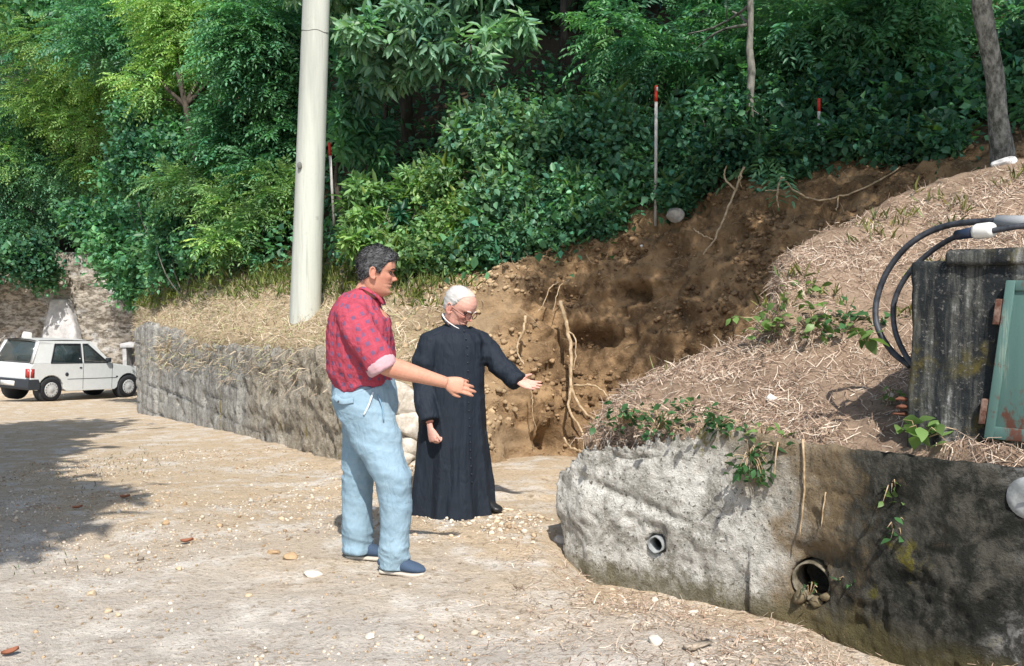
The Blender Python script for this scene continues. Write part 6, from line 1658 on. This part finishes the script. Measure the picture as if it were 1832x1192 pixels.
def weed(name, lab, px, py, d, n, size, col, seed, group, surf=None, spread=.07, hang=0.0, cat='weed', cut_=0.62):
    r = np.random.default_rng(seed); q = U(px, py, d) if d else snap(px, py) + [0, -.02, .03]
    t = thing(name, lab, cat, q, 0, group); key = (tuple(col), cut_)
    if key not in LM:
        V, F = leafmesh(3, cut_); LM[key] = [mesh('leaf', V, F, MAT['leaf'], True, col=np.tile(np.array(col) * k, (len(V), 1))) for k in (.7, 1.0, 1.3)]
    for k in range(n):
        b = r.normal(size=3) * [spread, spread * .6, spread * .5] + [0, 0, -hang * r.random()]
        o = ob('leaf', LM[key][int(r.integers(0, 3))], t); o.location = tuple(b); s_ = size * r.uniform(.6, 1.25); o.scale = (s_,) * 3
        o.rotation_euler = (r.normal() * .5 - .35, r.normal() * .4 + .1, r.uniform(-3.1, 3.1))
        if k % 3 == 0:
            v, f = tube([np.array([b[0] * .2, b[1] * .2 + .03, -.05 - b[2] * 0]), b * .6 + [0, 0, .01], b], [.003, .0025, .0015], 5); ob('stem', mesh('stem', v, f, MAT['root']), t)
GI = (.055, .135, .050); GL = (.14, .23, .07); GK = (.030, .085, .032)
gi = 'weeds and ivy on the front wall'
weed('ivy', 'ivy clump at the top left corner of the front wall', 1118, 742, 5.30, 70, .045, GI, 1, gi, spread=.09)
weed('ivy', 'ivy trailing along the top of the front wall, second from its broken end', 1185, 752, 5.16, 70, .045, GI, 2, gi, spread=.09)
weed('ivy', 'large-leaved ivy tuft on the wall top, midway to the brown stain', 1275, 752, 4.96, 44, .06, GI, 3, gi, spread=.06)
weed('ivy', 'dark ivy bunch hanging over the wall where the brown stain begins', 1345, 800, 4.74, 80, .05, GI, 4, gi, spread=.065, hang=.16)
weed('ivy', 'pale ivy leaves above the dark hanging bunch', 1370, 765, 4.85, 18, .05, GL, 5, gi, spread=.07)
weed('weed', 'yellow-green broad-leaved weed at the foot of the hutch corner', 1655, 765, 4.28, 20, .075, GL, 6, gi, spread=.06)
weed('weed', 'weed with pale round leaves right beside the hose loop', 1558, 592, 4.62, 9, .10, GL, 7, gi, spread=.05)
weed('weed', 'small weed hanging on the dark part of the front wall', 1598, 850, 4.28, 12, .045, GL, 8, gi, spread=.03, hang=.12)
weed('weed', 'lower small weed on the dark part of the front wall', 1605, 930, 4.26, 10, .045, GI, 9, gi, spread=.03, hang=.08)
weed('ivy', 'pale leafy ivy trailing over the left flank of the upper mound', 1365, 585, None, 60, .065, GL, 10, gi, spread=.11)
weed('ivy', 'ivy patch on the upper mound below the hose arch', 1440, 570, None, 60, .065, GL, 11, gi, spread=.12)
weed('ivy', 'ivy patch on the upper mound left of the hose', 1515, 560, None, 50, .065, GI, 12, gi, spread=.11)
weed('weed', 'small green weed high on the upper straw mound', 1430, 505, None, 24, .06, GL, 13, gi, spread=.07)
weed('ivy', 'ivy straggling on the straw just above the top of the front wall', 1235, 722, None, 40, .045, GI, 16, gi, spread=.12)
weed('weed', 'small pale weed on the straw near the tan flat stone', 1575, 700, None, 14, .05, GL, 17, gi, spread=.05)
weed('weed', 'tuft of leaves growing in the mouth of the large drain pipe', 1452, 1050, 4.58, 14, .04, GI, 14, gi, spread=.03, cut_=.2)
weed('weed', 'pale ferny weed right of the large drain pipe', 1520, 1035, 4.5, 16, .05, GI, 15, gi, spread=.04, cut_=.25)
def tufts(name, lab, C_, n, h, col, seed, spread):
    LB = Leaves(); r = np.random.default_rng(seed)
    P = np.repeat(np.asarray(C_), n, 0) + r.normal(size=(len(C_) * n, 3)) * [spread, spread, 0]
    A = nrm(np.array([0, 0, 1.0]) + .45 * r.normal(size=P.shape)); LB.add(P, A, r.normal(size=P.shape), h * r.uniform(.5, 1.3, len(P)), .006, jit(col, len(P), r), .05, .3)
    ob(name, LB.mesh(name, MAT['leaf']), None, lab, 'grass', None, 'stuff')
fp = []
for (px, py) in ((1060, 1000), (1090, 1018), (1130, 1035), (1180, 1050), (1225, 1048), (1305, 1062), (1330, 1060), (1390, 1075), (1500, 1098), (1540, 1130)): fp.append(gpt(px, py))
tufts('wall_foot_grass', 'thin green grass along the foot of the front wall', fp, 22, .04, (.17, .16, .06), 91, .07)
tufts('yard_grass', 'sparse green grass at the edge of the shaded yard', [gpt(x, y) for x, y in ((225, 820), (240, 830), (210, 850), (150, 860), (190, 835), (120, 880), (95, 1020), (260, 800))], 26, .035, (.10, .13, .05), 92, .22)
P, N = HILL.pts(420, np.clip(terr, 0, 1) * smooth(.55, .95, t_row), 93)
tufts('terrace_grass', 'green grass tufts at the upper edge of the terrace', P, 16, .14, (.24, .29, .09), 94, .09)
P, N = MOUND.pts(160, mound_mask * (mrow > 45), 95)
tufts('mound_grass', 'yellowish grass tufts on the upper mound', P, 8, .10, (.26, .26, .10), 96, .04)
# ================================================================ parked white hatchback
MAT['carwhite'] = plain('white_car_paint', (0.60, 0.61, 0.60), 0.28, 0.5)
MAT['trim'] = plain('dark_bumper_plastic', (0.03, 0.034, 0.04), 0.6, 0.3)
MAT['tyre'] = plain('black_tyre', (0.022, 0.022, 0.024), 0.9, 0.1)
MAT['hub'] = plain('grey_hub_cap', (0.42, 0.42, 0.41), 0.45, 0.4)
MAT['redlamp'] = plain('red_lamp', (0.36, 0.03, 0.025), 0.25, 0.5)
MAT['seat'] = plain('dark_seat_cloth', (0.03, 0.035, 0.05), 0.9, 0.1)
g_ = NB('window_glass', 0.05, 0.5); g_.base((0.05, 0.075, 0.08)); g_.b.inputs['Alpha'].default_value = 0.55; MAT['glass'] = g_.m
yawc = math.radians(28)
cr = U(91, 722, 22.4); cf = U(222, 703, 23.8)
cdir = math.atan2(cf[1] - cr[1], cf[0] - cr[0])
WB_ = 2.16; yawc = math.radians(61)
car = thing('parked_car', 'small white three-door hatchback parked by the stone wall', 'car', (cr[0], cr[1], gz1(cr[0], cr[1])), yawc)
zf, zr = gz1(cr[0] + WB_ * math.cos(yawc), cr[1] + WB_ * math.sin(yawc)), gz1(cr[0], cr[1])
car.rotation_euler = (0, -math.atan2(zf - zr, WB_), yawc)
# local frame: x forward from the rear axle, y to the far side (near side y=0), z up; near side faces the camera
Wd = 1.46; wr_ = .27
def side_poly(pts, y0, y1, name, mat, par=car, bevel=.02, sm=False):
    n = len(pts); P = np.array(pts, float)
    V = np.vstack([np.column_stack([P[:, 0], np.full(n, y0), P[:, 1]]), np.column_stack([P[:, 0], np.full(n, y1), P[:, 1]])])
    me = bpy.data.meshes.new(name)
    fs = [list(range(n))[::-1], list(range(n, 2 * n))] + [[i, (i + 1) % n, n + (i + 1) % n, n + i] for i in range(n)]
    me.from_pydata([tuple(v) for v in V], [], fs); me.materials.append(mat); me.update()
    bm = bmesh.new(); bm.from_mesh(me); bmesh.ops.recalc_face_normals(bm, faces=bm.faces); bm.to_mesh(me); bm.free()
    o = ob(name, me, par)
    if bevel:
        b = o.modifiers.new('edge', 'BEVEL'); b.width = bevel; b.segments = 2; b.limit_method = 'ANGLE'; b.angle_limit = math.radians(25)
    return o
def arch(cx, r_, n=10, z=wr_): return [(cx + r_ * math.cos(a), z + r_ * math.sin(a)) for a in np.linspace(math.pi, 0, n)]
low = [(-.52, .30)] + [(-.36, .26)] + arch(0, .335) + [(.40, .22), (1.75, .22)] + arch(WB_, .335) + [(2.50, .24), (2.62, .34), (2.64, .66), (2.56, .74), (1.68, .86), (1.60, .885), (-.46, .885), (-.54, .80)]
side_poly(low, .0, Wd, 'body', MAT['carwhite'], bevel=.03)
# dark inside of the wheel arches
for cx in (0, WB_):
    for y in (.03, Wd - .25):
        v, f = tube([(cx, y, wr_), (cx, y + .22, wr_)], .30, 20); ob('wheel_arch', mesh('wheel_arch', v, f, MAT['trim']), car)
# cabin: roof, pillars, glass
ti = .10                                        # tumblehome
def pt_(x, z, far):                            # point on the cabin side, leaning inwards
    k = (z - .885) / .53; y = ti * k; return np.array([x, (Wd - y) if far else y, z])
def panel(name, quad, mat, far, th=.03, par=car):
    """thin plate on a cabin side from four (x,z)"""
    A_ = np.array([pt_(x, z, far) for x, z in quad]); o_ = np.array([0, th if not far else -th, 0]); V = np.vstack([A_, A_ + o_]); n = len(quad)
    fs = [list(range(n)), list(range(n, 2 * n))[::-1]] + [[i, (i + 1) % n, n + (i + 1) % n, n + i] for i in range(n)]
    me = bpy.data.meshes.new(name); me.from_pydata([tuple(v) for v in V], [], fs); me.materials.append(mat)
    bm = bmesh.new(); bm.from_mesh(me); bmesh.ops.recalc_face_normals(bm, faces=bm.faces); bm.to_mesh(me); bm.free()
    return ob(name, me, par)
ra, rb = (-.28, 1.40), (1.05, 1.40); wa = (1.62, .885); ca = (-.50, .885)
for far in (False, True):
    panel('rear_pillar', [ca, (-.02, .885), (.12, 1.33), (-.26, 1.39)], MAT['carwhite'], far)
    panel('door_pillar', [(.80, .885), (.87, .885), (.87, 1.33), (.80, 1.33)], MAT['carwhite'], far)
    panel('front_pillar', [(1.53, .885), (1.64, .885), (1.10, 1.39), (1.00, 1.33)], MAT['carwhite'], far)
    panel('roof_rail', [(-.28, 1.33), (1.04, 1.33), (1.10, 1.40), (-.28, 1.40)], MAT['carwhite'], far)
    for nm, qd in (('rear_side_window', [(-.02, .885), (.80, .885), (.80, 1.33), (.12, 1.33)]), ('door_window', [(.87, .885), (1.53, .885), (1.00, 1.33), (.87, 1.33)])):
        A_ = np.array([pt_(x, z, far) for x, z in qd]) + [0, .014 if not far else -.014, 0]
        me = mesh(nm, np.vstack([A_, A_ + [0, .004, 0]]), [np.array([[0, 1, 2, 3], [7, 6, 5, 4], [0, 4, 5, 1], [1, 5, 6, 2], [2, 6, 7, 3], [3, 7, 4, 0]])], MAT['glass'], False); w_ = ob(nm, me, car)
        for i in range(4):          # dark rubber seal
            a_, b_2 = A_[i], A_[(i + 1) % 4]; off = np.array([0, -.012 if not far else .012, 0])
            v, f = tube([a_ + off, b_2 + off], .014, 6); ob('seal', mesh('seal', v, f, MAT['trim']), w_)
# roof with a slight crown
xs_ = np.linspace(-.30, 1.10, 12); ys_ = np.linspace(ti, Wd - ti, 12); X, Y = np.meshgrid(xs_, ys_)
Z = 1.395 + .045 * (1 - ((Y - Wd / 2) / (Wd / 2 - ti)) ** 2) + .012 * (1 - ((X - .4) / .7) ** 2)
V = np.column_stack([X.ravel(), Y.ravel(), Z.ravel()]); nV = len(V); Fq = gridF(12, 12)
V2 = np.vstack([V, V - [0, 0, .03]]); ob('roof', mesh('roof', V2, np.vstack([Fq, Fq[:, ::-1] + nV]), MAT['carwhite']), car)
for y in (ti + .015, Wd - ti - .015):
    v, f = tube([(-.28, y, 1.405), (.4, y, 1.42), (1.08, y, 1.405)], .010, 6); ob('gutter', mesh('gutter', v, f, MAT['trim']), car)
def cross(name, a, b, mat, par=car, th=.02, inset=0.0, n=(1, 0, 0)):
    """panel across the car between two side points a,b (x,z)"""
    P = [pt_(*a, False) + [0, inset, 0], pt_(*a, True) - [0, inset, 0], pt_(*b, True) - [0, inset, 0], pt_(*b, False) + [0, inset, 0]]
    V = np.array(P); o_ = np.array(n, float) * th; V = np.vstack([V, V + o_]); F = np.array([[0, 1, 2, 3], [7, 6, 5, 4], [0, 4, 5, 1], [1, 5, 6, 2], [2, 6, 7, 3], [3, 7, 4, 0]]); return ob(name, mesh(name, V, F, mat, False), par)
cross('windscreen', (1.60, .90), (1.10, 1.38), MAT['glass'], inset=.06)
rg = cross('rear_window', (-.49, .92), (-.29, 1.36), MAT['glass'], inset=.10, n=(-1, 0, 0), th=.006)
for (i0, i1) in ((0.0, .10), (Wd - .10 - ti * .4, Wd - ti * .4)):
    pass
for far in (False, True):
    s_ = 1 if not far else -1
    P = [pt_(-.50, .885, far), pt_(-.50, .885, far) + [0, .11 * s_, 0], pt_(-.285, 1.39, far) + [0, .11 * s_, 0], pt_(-.285, 1.39, far)]; V = np.array(P); V = np.vstack([V, V + [.03, 0, 0]])
    ob('hatch_frame', mesh('hatch_frame', V, np.array([[0, 1, 2, 3], [7, 6, 5, 4], [0, 4, 5, 1], [1, 5, 6, 2], [2, 6, 7, 3], [3, 7, 4, 0]]), MAT['carwhite'], False), car)
v, f = tube([(-.50, .45, .95), (-.45, .62, 1.03)], .008, 6); ob('wiper', mesh('wiper', v, f, MAT['trim']), car)
# bonnet rise, bumpers, lamps, plate
side_poly([(-.60, .28), (-.62, .34), (-.60, .52), (-.54, .53), (-.54, .28)], -.015, Wd + .015, 'rear_bumper', MAT['trim'], bevel=.02)
side_poly([(-.60, .28), (-.60, .52), (-.335, .52), (-.30, .44), (-.30, .28)], -.018, .02, 'bumper_corner', MAT['trim'], bevel=.01)
side_poly([(2.60, .26), (2.60, .48), (2.70, .46), (2.70, .28)], -.015, Wd + .015, 'front_bumper', MAT['trim'], bevel=.02)
side_poly([(2.44, .26), (2.44, .44), (2.62, .46), (2.62, .28)], -.016, .02, 'bumper_corner', MAT['trim'], bevel=.01)
for y in (.03, Wd - .13):
    v, f = box((-.575, y, .56), (-.52, y + .10, .76)); o = ob('tail_lamp', mesh('tail_lamp', v, f, MAT['redlamp'], False), car)
v, f = box((-.53, -.006, .56), (-.44, .01, .76)); ob('tail_lamp', mesh('tail_lamp', v, f, MAT['redlamp'], False), car)
v, f = box((-.632, .45, .36), (-.615, .95, .47)); ob('number_plate', mesh('number_plate', v, f, MAT['white_plastic'], False), car)
for y in (.06, Wd - .26):
    v, f = box((2.62, y, .52), (2.66, y + .20, .68)); ob('headlamp', mesh('headlamp', v, f, MAT['glass'], False), car)
# door outline, handle, rub strip, filler cap, mirror, indicator
for x in (.84, 1.66):
    v, f = box((x, -.003, .26), (x + .008, .004, .88)); ob('door_gap', mesh('door_gap', v, f, MAT['trim'], False), car)
v, f = box((.42, -.004, .50), (1.80, .004, .512)); ob('crease', mesh('crease', v, f, MAT['trim'], False), car)
v, f = box((.74, -.012, .755), (.80, .004, .785)); ob('door_handle', mesh('door_handle', v, f, MAT['trim'], False), car)
v, f = tube([(.40, -.008, .62), (.40, .004, .62)], .045, 14); ob('filler_cap', mesh('filler_cap', v, f, MAT['trim']), car)
v, f = box((1.44, -.10, .90), (1.56, -.01, 1.00)); o = ob('wing_mirror', mesh('wing_mirror', v, f, MAT['trim'], False), car); bv = o.modifiers.new('e', 'BEVEL'); bv.width = .02; bv.segments = 2
v, f = box((1.78, -.008, .52), (1.83, .004, .55)); ob('side_lamp', mesh('side_lamp', v, f, MAT['redlamp'] if False else MAT['trim'], False), car)
# seats and steering wheel
for y in (.16, .82):
    v, f = box((.80, y, .62), (.95, y + .46, 1.10)); o = ob('seat_back', mesh('seat_back', v, f, MAT['seat'], False), car); bv = o.modifiers.new('e', 'BEVEL'); bv.width = .06; bv.segments = 3
v, f = box((-.02, .16, .60), (.14, 1.30, 1.02)); o = ob('rear_seat', mesh('rear_seat', v, f, MAT['seat'], False), car); bv = o.modifiers.new('e', 'BEVEL'); bv.width = .06; bv.segments = 3
a = np.linspace(0, 2 * np.pi, 25); v, f = tube(np.column_stack([1.28 + .06 * np.sin(a), 1.05 + .18 * np.cos(a), .98 + .16 * np.sin(a)]), .014, 7, cap=False); ob('steering_wheel', mesh('steering_wheel', v, f, MAT['seat']), car)
# wheels
def wheel(cx, y0, s_):
    t = ob('wheel', None, car); t.location = (cx, y0, wr_)
    a = np.linspace(0, 2 * np.pi, 36, endpoint=False); prof = [(.17, .0), (.235, -.012), (.262, .01), (.268, .05), (.268, .11), (.255, .15), (.17, .155)]
    V = np.array([[r_ * math.cos(q), y * s_, r_ * math.sin(q)] for r_, y in prof for q in a]); k = 36; j = np.arange(k); jn = (j + 1) % k
    F = np.vstack([np.column_stack([i * k + j, i * k + jn, (i + 1) * k + jn, (i + 1) * k + j]) for i in range(len(prof) - 1)]); ob('tyre', mesh('tyre', V, F, MAT['tyre']), t)
    prof = [(.0, -.012), (.05, -.014), (.06, -.006), (.13, -.004), (.165, -.010), (.178, .004), (.175, .05)]
    V = np.array([[max(r_, .001) * math.cos(q), y * s_, max(r_, .001) * math.sin(q)] for r_, y in prof for q in a]); F = np.vstack([np.column_stack([i * k + j, i * k + jn, (i + 1) * k + jn, (i + 1) * k + j]) for i in range(len(prof) - 1)])
    ob('hub_cap', mesh('hub_cap', V, F, MAT['hub']), t)
    LB_ = []
    for q in np.linspace(0, 2 * np.pi, 14, endpoint=False): LB_.append(ball((.145 * math.cos(q), -.008 * s_, .145 * math.sin(q)), (.012, .006, .012), None, 8, 6))
    v, f = comb(LB_); ob('hub_slots', mesh('hub_slots', v, f, MAT['tyre']), t)
for cx in (0, WB_): wheel(cx, -.005, 1); wheel(cx, Wd + .005, -1)
# the white box on the roof
bx_ = U(66, 600, 24.0)
o = thing('roof_box', 'small white box standing on the roof of the car', 'box', np.array(car.matrix_basis @ Vector((.18, Wd - .25, 1.445))))
v, f = box((-.11, -.06, -.02), (.11, .06, .13)); v[4:, 0] *= .8; q = ob('box', mesh('box', v, f, MAT['white_plastic'], False), o); bv = q.modifiers.new('e', 'BEVEL'); bv.width = .02; bv.segments = 2
o.rotation_euler = (0, .2, yawc)
# ================================================================ what stands outside the picture and shades the yard
tree('walnut_tree', 'broad walnut tree left of the yard whose crown shades the ground by the car', (-7.2, 4.6, -.1), (-5.6, 4.9, 5.0), .22,
     [(np.array([-6.00, 7.6, 6.0]), (1.3, 1.4, .8)), (np.array([-6.40, 6.6, 6.0]), (1.5, 1.6, .8)), (np.array([-5.30, 5.6, 6.1]), (1.3, 1.4, .8)), (np.array([-4.60, 3.8, 6.0]), (1.2, 1.4, .8)), (np.array([-5.60, 4.2, 6.2]), (1.6, 1.6, .9)), (np.array([-4.10, 2.0, 6.0]), (1.1, 1.1, .7)), (np.array([-5.60, 2.0, 6.2]), (1.5, 1.2, .9)), (np.array([-3.30, 1.3, 6.0]), (1.0, 1.2, .7)), (np.array([-4.70, .4, 6.2]), (1.5, 1.1, .8)), (np.array([-7.60, 3.6, 6.3]), (1.4, 1.8, 1)), (np.array([-7.80, 6.6, 6.2]), (1.4, 1.8, 1))],
     ovate, GR_M, 15000, 801, 'bark', .30, 9, m=8, spread=.25, inner=.1)
